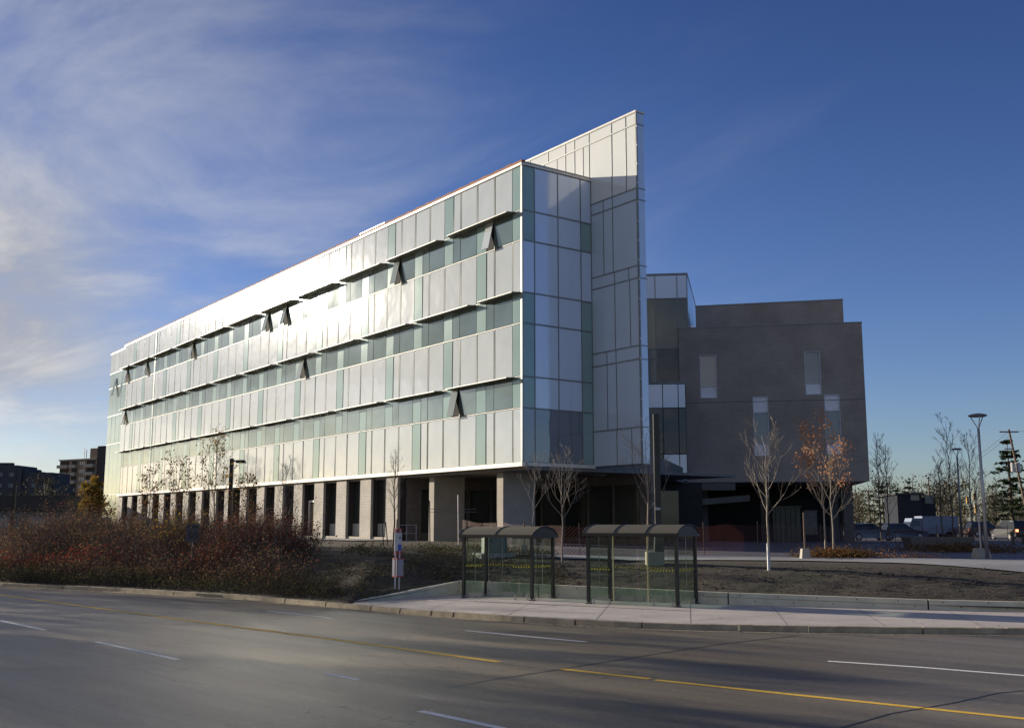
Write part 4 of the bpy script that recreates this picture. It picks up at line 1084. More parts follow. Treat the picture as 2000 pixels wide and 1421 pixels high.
def bare_tree(base, h, label, seed, r=.045, first=.3, nl=12, spread=.42, leafm=None, leafn=0, lsize=.09, bark='bark', lean=(0, 0), depth=2, group=None, name='bare_tree', kids=(4, 4, 3), leaf_band=None, minr=.0045, brlen=.42):
    R = random.Random(seed); base = Vector(base); t = thing(name, base, label, 'tree', group)
    top = base+Vector((lean[0], lean[1], h)); pts = [base.lerp(top, i/8)+Vector((R.gauss(0, .012*h/2), R.gauss(0, .012*h/2), 0))*(1 if i else 0) for i in range(9)]
    b = MB(); b.tube([base-UP*.15]+pts, [r*1.15]+[max(.008, r*(1-i/8*.88)) for i in range(9)], 8); b.build('trunk', M[bark], t, smooth=True)
    b = MB(); tips = []
    for k in range(nl):
        f = first+(1-first)*(k/nl)**1.15*.92; i = min(7, int(f*8)); p = pts[i].lerp(pts[i+1], f*8-i)
        a = k*2.399+R.uniform(-.4, .4); d = Vector((math.cos(a)*spread*2, math.sin(a)*spread*2, 1.0)).normalized()
        branch(b, p, d, h*brlen*(1.05-f*.62), r*(.42*(1-f*.5)), depth, R, tips, .46, 5, kids, .6, minr)
    b.build('branches', M[bark], t)
    if leafn:
        tt = [x for x in tips if leaf_band is None or leaf_band(x[0]-base)]
        b = MB(); leafquads(b, tt, R, leafn, lsize, .12*h/5); b.build('leaves', leafm, t)
    return t
LM = {
 'orange': leaf_mat('leaves_orange', [(.58, .24, .10), (.55, .30, .15), (.62, .36, .20), (.42, .20, .10)]),
 'yellow': leaf_mat('leaves_yellow', [(.28, .18, .03), (.20, .14, .03), (.14, .12, .03), (.30, .14, .03)]),
 'rust': leaf_mat('leaves_rust', [(.16, .07, .025), (.12, .05, .02), (.20, .12, .04), (.09, .07, .03)]),
 'green': leaf_mat('leaves_evergreen', [(.025, .045, .018), (.035, .06, .025), (.05, .07, .03), (.02, .032, .015)], .1),
 'brush': leaf_mat('leaves_brush', [(.18, .105, .06), (.14, .075, .048), (.19, .085, .055), (.14, .11, .05), (.30, .21, .12), (.10, .055, .035), (.12, .10, .045), (.19, .06, .045)]),
 'red': leaf_mat('leaves_red', [(.30, .03, .025), (.20, .03, .025), (.38, .05, .035), (.12, .03, .025)]),
 'dred': leaf_mat('leaves_dark_red', [(.11, .03, .022), (.14, .045, .028), (.07, .035, .022), (.18, .045, .03), (.10, .065, .035)]),
 'grassy': leaf_mat('leaves_grassy', [(.045, .055, .02), (.075, .07, .03), (.08, .06, .035), (.035, .035, .018)]),
}
def pxtree(px, ybase, ytop, **k):
    p = hit(px, ybase); h = atY(px, ytop, p.y).z-p.z; return bare_tree(p, h, **k)
G_young = 'young bare trees on the verge and plaza'
pxtree(1037, 1072, 893, label='young bare tree with leaning forked stem by the concrete column', seed=3, group=G_young, r=.04, first=.42, nl=7, spread=.4, lean=(.25, 0))
pxtree(1098, 1097, 900, label='young bare tree with wide cup shaped crown between the two shelters', seed=4, group=G_young, r=.04, first=.42, nl=12, spread=.42, brlen=.5)
pxtree(1266, 1075, 845, label='tallest young bare tree just left of the black mast', seed=5, group=G_young, r=.05, first=.34, nl=12, spread=.42, bark='barkp', brlen=.46)
pxtree(1281, 1070, 935, label='short crooked sapling tight against the black mast', seed=6, group=G_young, r=.035, first=.5, nl=5, bark='barkp')
pxtree(1502, 1112, 850, label='young bare tree with white painted foot on the bare soil bank', seed=17, group=G_young, r=.05, first=.40, nl=14, spread=.46, bark='barkp', brlen=.46)
pxtree(1612, 1085, 842, label='slim young tree carrying a dense orange leaf tuft', seed=8, group=G_young, r=.045, first=.33, nl=12, bark='barkp', leafm=LM['orange'], leafn=5, lsize=.11, leaf_band=lambda v: v.z > 3.0 and v.x < .30)
pxtree(1628, 1087, 872, label='slim young tree with sparse orange leaves in the planting bed', seed=9, group=G_young, r=.045, first=.33, nl=12, bark='barkp', leafm=LM['orange'], leafn=3, lsize=.10, leaf_band=lambda v: v.z > 2.7 and v.x > .1)
def paint_foot():
    p = hit(1502, 1112); b = MB(); b.tube([p-UP*.1, p+UP*.95], [.062, .058], 8); o = b.build('trunk_guard', M['white']); tag(o, 'white guard wrapped round the foot of the bank tree', 'tree guard')
paint_foot()
# tree beside the stop, with three stakes
tp = hit(769, 1064)
pxtree(769, 1064, 890, label='dark bare tree held by stakes before the brick piers', seed=12, group=G_young, r=.055, first=.36, nl=12, spread=.26, bark='barkd', brlen=.34)
for k, (dx, lean, nm) in enumerate(((-.5, .08, 'outer'), (-.28, .14, 'middle'), (.10, -.06, 'inner'))):
    b = MB(); b.tube([(tp.x+dx, tp.y-.1, tp.z-.1), (tp.x+dx-lean, tp.y-.1, tp.z+1.05+.12*k)], .028, 6)
    o = b.build('tree_stake', M['wood']); tag(o, f'{nm} wooden stake beside the dark staked tree', 'stake', 'stakes of the dark tree')
# saplings over the brush
G_sap = 'saplings rising out of the roadside brush'
for px, yb, yt, sd, lab, lm, n, nl in ((415, 1075, 862, 21, 'tallest sapling in the brush with scattered yellow brown leaves', 'yellow', 1, 16), (345, 1080, 905, 22, 'leafy sapling in the brush just left of the tallest one', 'rust', 1, 13), (287, 1080, 925, 23, 'thin sapling in the brush below the facade joint', 'rust', 1, 12), (555, 1070, 905, 24, 'wispy leafless sapling right of the black street lamp', 'rust', 0, 12), (478, 1070, 935, 25, 'low twiggy sapling right behind the black street lamp', 'rust', 1, 12)):
    pxtree(px, yb, yt, label=lab, seed=sd, group=G_sap, r=.04, first=.2, nl=nl, spread=.33, bark='barkd', leafm=LM[lm], leafn=n, lsize=.12, brlen=.42, name='sapling')
pxtree(176, 1060, 950, label='bushy yellow brown tree left of the glass end wing', seed=31, r=.07, first=.15, nl=20, spread=.45, bark='barkd', leafm=LM['yellow'], leafn=4, lsize=.16, name='yellow_tree', brlen=.45)

def brush(name, label, n_stem, region, hfun, lm, seed, leafper=6, lsize=.11, stem_r=.008, kind='stuff', base=None, cat=None):
    R = random.Random(seed); bs, bl = MB(), MB()
    for _ in range(n_stem):
        x, y = region(R); z = zt(x, y); h = hfun(x, y, R)
        if h <= .03: continue
        p = Vector((x, y, z-.05)); d = Vector((R.gauss(0, .28), R.gauss(0, .28), 1)).normalized(); pts = [p]; 
        for i in range(3):
            d = (d+Vector((R.gauss(0, .22), R.gauss(0, .22), .05))).normalized(); pts.append(pts[-1]+d*h/3)
        bs.tube(pts, [stem_r, stem_r*.8, stem_r*.6, stem_r*.35], 3, cap=False)
        for k in range(2):
            q = pts[R.choice((1, 2))]; e = (d+Vector((R.gauss(0, .6), R.gauss(0, .6), .3))).normalized(); bs.tube([q, q+e*h*.35], [stem_r*.5, stem_r*.3], 3, cap=False); pts.append(q+e*h*.35)
        for _ in range(leafper):
            q = R.choice(pts[1:]); c = q+Vector((R.gauss(0, .16), R.gauss(0, .16), R.gauss(0, .13)))
            a = Vector((R.gauss(0, 1), R.gauss(0, 1), R.gauss(0, 1))).normalized(); e = a.orthogonal().normalized(); e2 = a.cross(e); s = lsize*R.uniform(.5, 1.4)
            bl.poly([c-e*s*.5, c+e2*s*.25, c+e*s*.5, c-e2*s*.25])
    if kind == 'stuff':
        k = len(bs.v); bs.v += bl.v; nf = len(bs.f); bs.f += [tuple(i+k for i in f) for f in bl.f]; bs.m = [0]*nf+[1]*len(bl.f)
        return tag(bs.build(name, [M['barkd'], lm]), label, cat, None, 'stuff')
    t = thing(name, base, label, cat); bs.build('stems', M['barkd'], t); bl.build('leaves', lm, t); return t
def clump(x, y): return .5+.5*math.sin(x*.9+1.5*math.sin(y*.6))*math.sin(y*.8+x*.35)
def slope_region(R):
    while True:
        x = R.uniform(-52, -6.0) if R.random() < .25 else R.uniform(-27, -6.6)
        s = R.uniform(.9, 13); y = backY(x)+s
        px = 1000+F_PX*x/(y*math.cos(PITCH)+(1.5-CAMH)*math.sin(PITCH))
        if px < 585+35*math.sin(y*2) - (s > 9)*40: return x, y
def slope_h(x, y, R):
    s = y-backY(x); h = min(1.0, .25+s*.16)*(R.uniform(.5, 1.7) if R.random() < .8 else R.uniform(1.4, 2.4))*(.5+.8*clump(x*1.3, y*1.3))
    return h
brush('undergrowth', 'tangle of brown and dull red brush covering the roadside bank', 13000, slope_region, slope_h, LM['brush'], 51, 9, .075, cat='undergrowth')
brush('twigs', 'bare taller twigs sticking out of the roadside brush', 900, slope_region, lambda x, y, R: R.uniform(1.2, 2.9) if clump(x*.7, y*.7) > .45 else 0, LM['brush'], 57, 2, .07, .007, cat='undergrowth')
def low_region(R):
    x = R.uniform(-50, -6.2) if R.random() < .3 else R.uniform(-27, -6.2); return x, backY(x)+abs(R.gauss(0.5, .9))+.15
brush('verge_grass', 'low straggly olive grass along the kerb', 5200, low_region, lambda x, y, R: R.uniform(.12, .5)*(.6+clump(x, y)), LM['grassy'], 52, 6, .07, .005, cat='grass')
def bank_region(R):
    x = R.uniform(-7.5, 2.0); y = backY(x)+R.uniform(.2, 12.5); return x, y
brush('bank_grass', 'short patchy grass and weeds on the soil bank', 5000, bank_region, lambda x, y, R: (R.uniform(.04, .13) if clump(x*1.3, y*1.2) > .42 else 0), LM['grassy'], 53, 6, .08, .004, cat='grass')
# patches of scarlet leaves
for i, (px, y, w, n, lab) in enumerate(((20, 1085, 1.2, 70, 'scarlet leaved shrub at far left edge of the brush'), (78, 1088, .9, 60, 'flat spray of scarlet leaves second from the left in the brush'), (118, 1096, .6, 36, 'small scarlet shrub low in the brush'),
        (158, 1073, .9, 60, 'brightest scarlet shrub halfway up the bank'), (205, 1072, .6, 26, 'faint scarlet sprig below the thin sapling'), (245, 1097, .5, 26, 'tiny scarlet sprig left of the speed sign'))):
    q = atY(px, y, hit(px, 1125).y+1.6); c = Vector((q.x, q.y, zt(q.x, q.y)))
    hh = max(.5, q.z-c.z)
    brush('red_shrub', lab, n, lambda R, c=c, w=w: (c.x+R.gauss(0, w*.5), c.y+R.gauss(0, .25)), lambda x, yy, R, hh=hh: hh*R.uniform(.85, 1.2), LM['red'], 60+i, 8, .10, .006, 'thing', c, 'shrub')
for i, (px, y, hh, w, n, lab) in enumerate(((470, 1100, 1.9, 1.0, 110, 'tall dark red sumac shrub under the black street lamp'), (535, 1098, 1.7, .9, 110, 'spreading dark red sumac shrub with ragged crown'), (585, 1095, 1.1, .6, 60, 'last dark red shrub before the open grass bank'), (430, 1118, 1.2, .9, 70, 'low wine red shrub right of the speed sign'))):
    c = hit(px, y)
    brush('sumac_shrub', lab, n, lambda R, c=c, w=w: (c.x+R.gauss(0, w*.55), c.y+R.gauss(0, .5)), lambda x, yy, R, hh=hh: hh*R.uniform(.7, 1.25), LM['dred'], 80+i, 18, .10, .010, 'thing', c, 'shrub')
c = hit(345, 1092)
brush('yellow_shrub', 'olive yellow shrub left of the speed sign', 60, lambda R: (c.x+R.gauss(0, .5), c.y+R.gauss(0, .4)), lambda x, y, R: 2.1*R.uniform(.6, 1.2), LM['yellow'], 90, 12, .12, .008, 'thing', c, 'shrub')
# ground cover beds
c1 = hit(1637, 1088)
brush('ground_cover', 'russet ground cover bed under the two slim trees', 900, lambda R: (c1.x+R.gauss(0, .75), c1.y+R.gauss(0, .6)), lambda x, y, R: R.uniform(.08, .3), LM['rust'], 91, 9, .09, .004, cat='ground cover')
c2 = hit(1775, 1089)
brush('fallen_leaves', 'drift of orange brown leaves along the path edge', 260, lambda R: (c2.x+R.gauss(0, .9), c2.y+R.gauss(0, .22)), lambda x, y, R: R.uniform(.06, .12), LM['orange'], 92, 6, .07, .002, cat='leaves')
c3 = hit(1880, 1078)
brush('planting', 'dark low planting left of the near lamp post', 700, lambda R: (c3.x+R.gauss(0, 1.5), c3.y+R.gauss(0, 1.2)), lambda x, y, R: R.uniform(.12, .4), LM['rust'], 93, 8, .10, .004, cat='planting')
# clods on the soil bank
def clods():
    R = random.Random(5); b = MB()
    for _ in range(2600):
        x = R.uniform(-5.5, 24); y = backY(x)+R.uniform(.35, lerp_tab(SL, x)-1.5); s = R.uniform(.012, .05)*(1 if R.random() < .92 else 1.8); z = zt(x, y)
        c = Vector((x, y, z+s*.15)); k = len(b.v)
        for d in ((1,0,0),(-1,0,0),(0,1,0),(0,-1,0),(0,0,.8),(0,0,-.8)): b.v.append(tuple(c+Vector(d)*s*R.uniform(.6, 1.2)))
        for f in ((0,2,4),(2,1,4),(1,3,4),(3,0,4),(2,0,5),(1,2,5),(3,1,5),(0,3,5)): b.f.append(tuple(k+i for i in f)); b.m.append(0)
    tag(b.build('rubble', M['soilc']), 'scattered clods of earth over the bare soil bank', 'clods', None, 'stuff')
M['soilc'] = mat('clod', (.05, .04, .029), .95, var=.4, scale=2)
clods()
# mound at the foot of the bank tree
# ---------------------------------------------------------------- evergreens
def conifer(base, h, label, seed, w=.26, name='pine_tree', dens=1.0, flat=.5, group=None):
    R = random.Random(seed); base = Vector(base); t = thing(name, base, label, 'tree', group)
    b = MB(); b.tube([base-UP*.3, base+UP*h*.5, base+UP*h*.97], [h*.022, h*.014, .02], 7); b.build('trunk', M['barkd'], t)
    b = MB(); bl = MB(); tiers = int(h*1.5)
    for i in range(tiers):
        f = min(.98, max(.12, .16+.82*i/tiers+R.gauss(0, .014))); z = h*f; rr = h*w*(1-f)**.75*R.uniform(.7, 1.15)+.15
        for k in range(7):
            if R.random() > .82: continue
            a = R.uniform(0, 2*PI); L_ = rr*R.uniform(.6, 1.15); d = Vector((math.cos(a), math.sin(a), R.uniform(-.32, .10)))
            p0 = base+UP*z; b.tube([p0, p0+d*L_], [.03, .012], 3, cap=False)
            for m in range(int(26*dens)):
                u = R.uniform(.2, 1.05); c = p0+d*L_*u+Vector((R.gauss(0, .13*L_), R.gauss(0, .13*L_), R.gauss(.0, .045*h/8)))
                a2 = Vector((R.gauss(0, .5), R.gauss(0, .5), 1)).normalized(); e = a2.orthogonal().normalized(); e = Matrix.Rotation(R.uniform(0, 6.3), 3, a2) @ e; e2 = a2.cross(e); s = .22*h/8*R.uniform(.5, 1.3)
                bl.poly([c-e*s, c+e2*s*.4, c+e*s, c-e2*s*.4])
    b.build('branches', M['barkd'], t); bl.build('needles', LM['green'], t); return t
def at_h(px, ytop, Y): q = atY(px, ytop, Y); bz = zt(q.x, Y); return Vector((q.x, Y, bz)), q.z-bz
G_bt = 'bare trees beyond the plaza'
p, h = at_h(1966, 853, 112); conifer(p, h, 'tall dark pine behind the leaning utility pole', 201, .33)
p, h = at_h(1776, 930, 130); conifer(p, h, 'flat topped pine above the dark house', 202, .30)
p, h = at_h(1722, 938, 125); conifer(p, h, 'rounded dark pine right of the annex', 203, .42)
p, h = at_h(1705, 955, 120); conifer(p, h, 'low dark pine tight beside the annex corner', 204, .5)
p, h = at_h(1748, 945, 135); conifer(p, h, 'small pine between the rounded one and the flat topped one', 205, .4)
for px, yt, Y, sd, lab in ((1712, 855, 88, 301, 'thin bare tree nearest the annex corner'), (1728, 868, 90, 302, 'second thin bare tree right of the annex corner'), (1848, 822, 84, 303, 'tallest bare tree left of the farther disc lamp'), (1832, 900, 88, 304, 'small bare tree left of the tallest bare one'), (1888, 848, 84, 305, 'forked bare tree between the two disc lamps'), (1918, 925, 104, 306, 'low bare tree behind the near disc lamp'), (1945, 935, 115, 307, 'faint bare tree left of the tall pine')):
    p, h = at_h(px, yt, Y); bare_tree(p, h, label=lab, seed=sd, group=G_bt, r=.07, first=.25, nl=15, spread=.24, bark='barkd', brlen=.30, minr=.010)
# ---------------------------------------------------------------- poles, wires
def util_pole(px, ytop, Y, label, arm=1.0, lean=0, trans=False, r=.14):
    q = atY(px, ytop, Y); base = Vector((q.x+lean, Y, zt(q.x+lean, Y))); t = thing('utility_pole', base, label, 'utility pole')
    b = MB(); b.tube([base, q], [r, r*.7], 8); b.build('pole', M['wood'], t)
    b = MB(); b.box(q-UP*.25, (arm, 0, 0), (0, .06, 0), (0, 0, .06)); b.build('crossarm', M['wood'], t)
    if trans:
        for dx in (-.42, .1):
            b = MB(); c = q.lerp(base, .35)+Vector((dx-.15, -.35, 0)); b.tube([c-UP*.45, c+UP*.45], .2, 10); b.build('transformer', M['galv'], t)
        b = MB(); b.box(q.lerp(base, .18)+Vector((-.4, 0, 0)), (.5, 0, 0), (0, .05, 0), (0, 0, .05)); b.build('bracket', M['galvd'], t)
    return q
qa = util_pole(1970, 838, 104, 'leaning utility pole with transformers before the tall pine', .95, 1.6, True)
qb = util_pole(1813, 930, 150, 'plain utility pole rising over the dark house', .3, 0)
qc = util_pole(1696, 955, 170, 'distant utility pole with crossarm beside the annex', 1.3, 0)
def wires(a, c, name, label, n=3, sag=1.0):
    b = MB()
    for k in range(n):
        A_, B_ = a-UP*(.2+.45*k), c-UP*(.2+.45*k); b.tube([A_.lerp(B_, i/12)-UP*sag*4*(i/12)*(1-i/12) for i in range(13)], .016, 3)
    tag(b.build(name, M['steel']), label, 'power line')
wires(qb, qc, 'power_line', 'slack power lines between the two distant poles', 3, .5)
wires(qb, qa, 'power_line', 'power lines rising toward the leaning utility pole', 2, .8)
wires(qa, qa+Vector((40, -6, .5)), 'power_line', 'single wire leaving the leaning pole toward the frame edge', 1, .4)
# ---------------------------------------------------------------- vehicles
M['carglass'] = glass_mat('car_glass', (.02, .022, .025), ior=1.5, rough=.05, var=.05)
M['tyre'] = mat('tyre', (.02, .02, .02), .8); M['chrome'] = mat('alloy', (.4, .4, .42), .3, metal=.8)
def tail_mat():
    m, nt, b, N, L = nodes('tail_light'); b.inputs['Base Color'].default_value = (.6, .03, .01, 1); b.inputs['Emission Color'].default_value = (1, .25, .08, 1); b.inputs['Emission Strength'].default_value = 6; return m
M['tail'] = tail_mat(); M['headl'] = mat('headlamp', (.2, .2, .2), .2)
def car(loc, rot, col, label, suv=False, lit=False, group='vehicles beyond the plaza'):
    t = thing('parked_car', loc, label, 'car', group); t.rotation_euler = (0, 0, rot)
    mt = mat('car_paint', col, .35, var=.03, coat=.6); hh = 1.72 if suv else 1.45; L_ = 2.25; W_ = .9
    def loft(sec, w, name, m, par):
        b = MB(); n = len(sec)
        for s, wf in ((-1, 1), (1, 1)):
            for x, z, k in sec: b.v.append((x, s*w*k, z))
        b.f.append(tuple(range(n))); b.f.append(tuple(range(2*n-1, n-1, -1)))
        for i in range(n): b.f.append((i, (i+1) % n, n+(i+1) % n, n+i))
        b.m = [0]*len(b.f)
        me = bpy.data.meshes.new(name); me.from_pydata(b.v, [], b.f); me.materials.append(m); o = bpy.data.objects.new(name, me); COL.objects.link(o); o.parent = par; bv = o.modifiers.new('b', 'BEVEL'); bv.width = .06; bv.segments = 2; return o
    bz = .95 if suv else .85
    body = loft([(-L_, .42, .95), (-L_, bz-.12, .95), (-L_+.12, bz, .95), (1.0, bz, .98), (L_-.15, bz-.18, .95), (L_, .6, .9), (L_, .35, .9), (1.75, .28, 1), (-1.8, .28, 1)], W_, 'body', mt, t)
    rb = -L_+.2 if suv else -1.75
    cab = loft([(rb, bz-.02, .92), (rb+.25, hh-.06, .80), (-.9, hh, .78), (.1, hh-.03, .78), (.95, bz-.02, .92)], W_, 'cabin', M['carglass'], t)
    loft([(rb+.28, hh-.03, .8), (rb+.4, hh+.03, .79), (0, hh+.02, .77), (.12, hh-.04, .77)], W_, 'roof', mt, t)
    for x in (-1.38, 1.38):
        for s in (-1, 1):
            b = MB(); b.tube([(x, s*(W_-.16), .33), (x, s*(W_+.02), .33)], .33, 14); me_o = b_local(b, 'wheel', M['tyre'], t)
            b = MB(); b.tube([(x, s*(W_-.0), .33), (x, s*(W_+.03), .33)], .20, 10); b_local(b, 'rim', M['chrome'], me_o)
    for s in (-1, 1):
        b = MB(); b.box((-L_-.005, s*.68, .86), (.02, 0, 0), (0, .12, 0), (0, 0, .10)); b_local(b, 'tail_light', M['tail'] if lit else M['red'], t)
        b = MB(); b.box((L_-.02, s*.62, .62), (.03, 0, 0), (0, .14, 0), (0, 0, .07)); b_local(b, 'headlight', M['headl'], t)
    return t
def b_local(b, name, m, par):
    me = bpy.data.meshes.new(name); me.from_pydata(b.v, [], b.f); me.materials.append(m); o = bpy.data.objects.new(name, me); COL.objects.link(o); o.parent = par; return o
def carpos(px, Y): q = atY(px, 1040, Y); return (q.x, Y, zt(q.x, Y))
car(carpos(1973, 98), PI/2+.1, (.03, .03, .035), 'dark vehicle with lit tail lights by the leaning pole', True, True)
car(carpos(1697, 92), .15, (.15, .18, .21), 'pale blue grey car beside the annex corner', False)
car(carpos(1760, 100), .1, (.05, .05, .055), 'dark car before the dark house', False)
car(carpos(1925, 120), .05, (.07, .035, .03), 'dark maroon car behind the near lamp post', True)
def van():
    p = Vector(carpos(1820, 104)); t = thing('box_van', p, 'pale blue white box van parked by the dark house', 'van', 'vehicles beyond the plaza')
    b = MB(); b.box(p+Vector((.5, 0, 1.35)), (1.75, 0, 0), (0, 1, 0), (0, 0, .85)); b.build('cargo_box', M['vanp'], t)
    b = MB(); b.hexa([p+Vector(v) for v in ((-2.7,-.95,.5),(-1.28,-.95,.5),(-1.28,.95,.5),(-2.7,.95,.5),(-2.2,-.9,2.0),(-1.28,-.9,2.0),(-1.28,.9,2.0),(-2.2,.9,2.0))]); b.build('cab', M['vanp'], t)
    b = MB(); b.hexa([p+Vector(v) for v in ((-2.5,-.97,1.25),(-1.5,-.97,1.25),(-1.5,.97,1.25),(-2.5,.97,1.25),(-2.25,-.93,1.8),(-1.5,-.93,1.8),(-1.5,.93,1.8),(-2.25,.93,1.8))]); b.build('window', M['carglass'], t)
    for x in (-1.9, 1.3):
        for s in (-1, 1): b = MB(); b.tube([p+Vector((x, s*.8, .38)), p+Vector((x, s*1.0, .38))], .38, 12); b.build('wheel', M['tyre'], t)
M['vanp'] = mat('van_paint', (.17, .21, .29), .5)
van()
# ---------------------------------------------------------------- background buildings
def house():
    p0 = atY(1756, 1040, 112); p1 = atY(1838, 1040, 112); base = Vector((p0.x, 112, zt(p0.x, 112)))
    t = thing('dark_house', base, 'charcoal flat roofed house beyond the parked cars', 'house'); w = p1.x-p0.x
    zt1 = atY(1790, 966, 112).z; zb = base.z
    b = MB(); b.ab(p0.x, p0.x+w*.58, 112, 116, zb, zt1); b.ab(p0.x+w*.58+.02, p1.x, 113, 116, zb, zt1-.25); b.build('wall', M['char'], t)
    b = MB(); b.ab(p0.x-.3, p0.x+w*.58+.2, 111.7, 116, zt1+.003, zt1+.2); b.build('roof', M['steel'], t)
    for dx, dz in ((w*.32, 1.2), (w*.32, 3.9), (w*.75, 3.6)):
        b = MB(); b.ab(p0.x+dx, p0.x+dx+.9, 111.95 if dx < w*.5 else 112.93, 112.1 if dx < w*.5 else 113.1, zb+dz-.0, zb+dz+.9); b.build('window', M['fritG'], t)
M['char'] = mat('charcoal_render', (.035, .038, .048), .95, spec=.1)
house()
def apartment():
    Y = 430; a = atY(111, 1000, Y); c = atY(199, 1000, Y-14); A_ = Vector((a.x, a.y, 0)); B_ = Vector((c.x, c.y, 0)); D = (B_-A_).normalized(); N = Vector((D.y, -D.x, 0)); L_ = (B_-A_).length
    zt_ = atY(111, 900, Y).z; t = thing('apartment_tower', A_, 'tan brick apartment tower with stacked white balconies', 'building'); z0 = 0
    H = zt_; n = 9; fh = H/n
    b = MB(); slab(b, A_, D, N, 0, L_, -14, 0, z0, H); b.build('wall', M['tanb'], t)
    b = MB(); slab(b, A_, D, N, L_*.62, L_*.98, -10, -1, H, H+4.6); b.build('penthouse', M['tanb'], t)
    b = MB(); slab(b, A_, D, N, L_*.84, L_, -12, .25, z0, H+5.2); b.build('shaded_side', M['shbrick'], t)  # right side of the tower, its shade painted in as dark colour
    b = MB(); slab(b, A_, D, N, -.3, L_*.83, -14, .5, H+.003, H+.5); b.build('roof_edge', M['concp'], t)
    b = MB(); b.tube([P(A_, D, N, L_*.9, -4, H+5), P(A_, D, N, L_*.9, -4, H+9.5)], .25, 6); b.tube([P(A_, D, N, L_*.35, -4, H), P(A_, D, N, L_*.35, -4, H+5.5)], .12, 4); b.tube([P(A_, D, N, L_*.40, -4, H), P(A_, D, N, L_*.40, -4, H+4.5)], .12, 4); b.build('aerial', M['steel'], t)
    for k in range(n):
        z = z0+k*fh
        for f0, f1, wq in ((.0, .22, 1.5), (.27, .40, 1.3), (.60, .80, 1.4)):
            bb = MB(); slab(bb, A_, D, N, L_*f0, L_*f1, .02, wq, z+.1, z+1.35); bl = bb.build('balcony', M['concp'], t)
            bb = MB(); slab(bb, A_, D, N, L_*f0+.1, L_*f1-.1, .01, .06, z+1.4, z+fh-.2); bb.build('balcony_door', M['dark2'], bl)
        for f0 in (.46, .50, .54):
            bb = MB(); slab(bb, A_, D, N, L_*f0, L_*f0+.6, .01, .05, z+1.2, z+2.5); bb.build('window', M['winw'], t)
M['tanb'] = mat('tan_brick', (.26, .19, .13), .9); M['shbrick'] = mat('shaded_brick', (.035, .034, .036), .9); M['winw'] = mat('pale_window', (.5, .5, .48), .4)
apartment()
def slab_block():
    Y = 330; t = thing('apartment_slab', atY(50, 1020, Y), 'long dark blue grey apartment slab stepping down at far left', 'building')
    lv = [(-60, -10.2, 915), (-10, 34, 908), (34, 43, 913), (43, 56, 918), (56, 101, 922), (101, 107, 944)]
    for i, (x0, x1, y) in enumerate(lv):
        a, c = atY(x0, y, Y+(i % 2)*.8), atY(x1, y, Y+(i % 2)*.8); b = MB(); b.ab(a.x, c.x-.01, a.y, a.y+14, -1, a.z); b.build('block', M['slate'], t)
        k = a.x+1.2
        while k < c.x-2 and i != 2:
            zq = 4
            while zq < a.z-2.5:
                bb = MB(); bb.ab(k, k+1.5, a.y-.08, a.y-.003, zq, zq+1.2); bb.build('window', M['slatew'], t); zq += 3.4
            k += 3.6
    for x in (2, 10, 19):
        a = atY(x, 905, Y+4); b = MB(); b.ab(a.x-.6, a.x+.6, a.y, a.y+2, a.z-3, a.z+.3); b.build('chimney', M['slate'], t)
M['slate'] = mat('slate_wall', (.055, .058, .066), .9); M['slatew'] = glass_mat('slate_window', (.08, .10, .13), ior=1.5, rough=.1)
slab_block()
def low_shed():
    t = thing('low_shed', (-45, 100, 1.5), 'long low shed with dark roof and grey wall behind the brush', 'shed')
    a = atY(-300, 966, 104); c = atY(140, 966, 104)
    b = MB(); b.hexa([(a.x, 104, 4.1), (c.x, 104, 4.1), (c.x+.5, 112, 4.1), (a.x, 112, 4.1), (a.x, 105, a.z), (c.x-1, 105, a.z), (c.x-.5, 112, a.z), (a.x, 112, a.z)]); b.build('roof', M['dark2'], t)
    b = MB(); b.ab(a.x, c.x-.2, 104.5, 111, 1, 4.098); b.build('wall', M['shedw'], t)
    for k in range(6):
        b = MB(); b.ab(a.x+8+k*5, a.x+11+k*5, 104.38, 104.45, 1.8, 3.4); b.build('loading_door', M['conc'], t)
M['shedw'] = mat('shed_wall', (.17, .17, .165), .85)
low_shed()
# traffic signals
def signal(px, ytop, Y, label):
    q = atY(px, ytop, Y); base = Vector((q.x+.0, Y, zt(q.x, Y))); t = thing('traffic_light', base, label, 'traffic light', 'traffic lights at the far junction')
    b = MB(); b.tube([base, q+UP*.3], .07, 6); b.build('pole', M['galvd'], t)
    b = MB(); b.box(q+Vector((-.3, -.1, -.5)), (.13, 0, 0), (0, .12, 0), (0, 0, .42)); hd = b.build('signal_head', M['sigy'], t)
    for k in range(3):
        b = MB(); c = q+Vector((-.3, -.26, -.2-.3*k)); b.tube([c, c+Vector((0, -.12, 0))], .10, 8); b.build('visor', M['steel'], hd)
M['sigy'] = mat('signal_yellow', (.36, .20, .03), .5)
signal(1910, 985, 118, 'yellow traffic light nearest the silver lamp post'); signal(1893, 968, 135, 'yellow traffic light left of the lamp post, seen through twigs'); signal(1906, 962, 140, 'highest of the small yellow traffic lights')
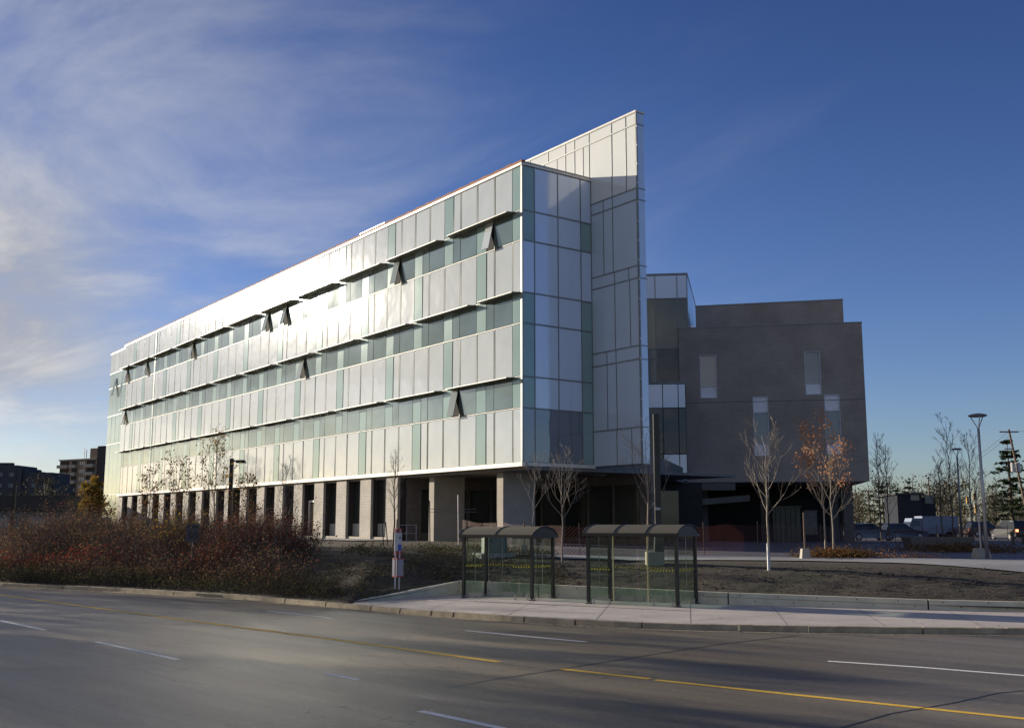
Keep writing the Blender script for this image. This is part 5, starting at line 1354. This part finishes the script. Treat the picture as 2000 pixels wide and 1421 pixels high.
# far trees
def treeline(name, x0, x1, Y0, Y1, h0, h1, n, lm, seed, label):
    R = random.Random(seed); bs, bl = MB(), MB()
    for _ in range(n):
        x = R.uniform(x0, x1); y = R.uniform(Y0, Y1); h = R.uniform(h0, h1); base = Vector((x, y, zt(x, y)))
        bs.tube([base, base+UP*h*.6, base+Vector((R.gauss(0, .4), 0, h))], [.14, .08, .03], 4, cap=False)
        for k in range(7):
            a = R.uniform(0, 6.3); p = base+UP*h*R.uniform(.2, .8); bs.tube([p, p+Vector((math.cos(a)*h*.2, math.sin(a)*h*.2, h*.22))], [.05, .02], 3, cap=False)
        cx = [base+Vector((R.gauss(0, h*.16), R.gauss(0, h*.16), h*R.uniform(.25, .95))) for _ in range(7)]
        for k in range(420):
            c = R.choice(cx)+Vector((R.gauss(0, h*.075), R.gauss(0, h*.075), R.gauss(0, h*.07)))
            a = Vector((R.gauss(0, 1), R.gauss(0, 1), R.gauss(0, 1))).normalized(); e = a.orthogonal().normalized(); e2 = a.cross(e); s = h*.019*R.uniform(.5, 1.5)
            bl.poly([c-e*s, c+e2*s*.6, c+e*s, c-e2*s*.6])
    k = len(bs.v); bs.v += bl.v; nf = len(bs.f); bs.f += [tuple(i+k for i in f) for f in bl.f]; bs.m = [0]*nf+[1]*len(bl.f)
    tag(bs.build(name, [M['barkd'], lm]), label, 'treeline', None, 'stuff')
LM['far'] = leaf_mat('leaves_far', [(.055, .065, .035), (.085, .07, .04), (.10, .08, .05), (.04, .05, .03), (.13, .10, .04)], .1)
treeline('treeline', 36, 130, 140, 210, 5, 8.5, 90, LM['far'], 401, 'dull mixed trees beyond the plaza and cars')
treeline('treeline', 40, 260, 230, 420, 8, 13, 90, LM['far'], 402, 'far wooded skyline beyond the plaza')
treeline('treeline', -160, -52, 130, 200, 5, 8, 60, LM['far'], 403, 'dull trees behind the long low shed')
treeline('hedge', 32, 75, 72, 78, 1.0, 1.7, 60, LM['dred'], 404, 'low dark russet hedge along the back of the plaza')
# unseen trees added on the sunward side to dapple the road with shade
for i, (x, y, h) in enumerate(((-28, 30, 8), (-33, 37.5, 9), (-39.5, 46.5, 11), (-46, 55.5, 12), (-54, 64, 13), (-43, 39, 13), (-24, 20, 8), (-56, 50, 14))):
    bare_tree((x, y, zt(x, y)-.1 if y > backY(x) else -.1), h, label='large leafy shade tree added out of frame on the sunward side', seed=500+i, group='added shade trees on the sunward side', r=.16, first=.16, nl=24, spread=.55, bark='barkd', leafm=LM['rust'], leafn=4, lsize=.30, brlen=.40, name='shade_tree', minr=.02, kids=(4, 3, 3))
for i, (x, y, h) in enumerate(((-78, 118, 11), (-86, 128, 13), (-70, 108, 9), (-95, 122, 12), (-82, 104, 8), (58, 22, 12), (70, 30, 15), (64, 12, 11), (82, 18, 16), (75, 40, 12))):
    conifer((x, y, 0 if x > 0 else 1.7), h, 'evergreen out of frame that the facade glass mirrors', 600+i, .28, group='evergreens out of frame', dens=.8)
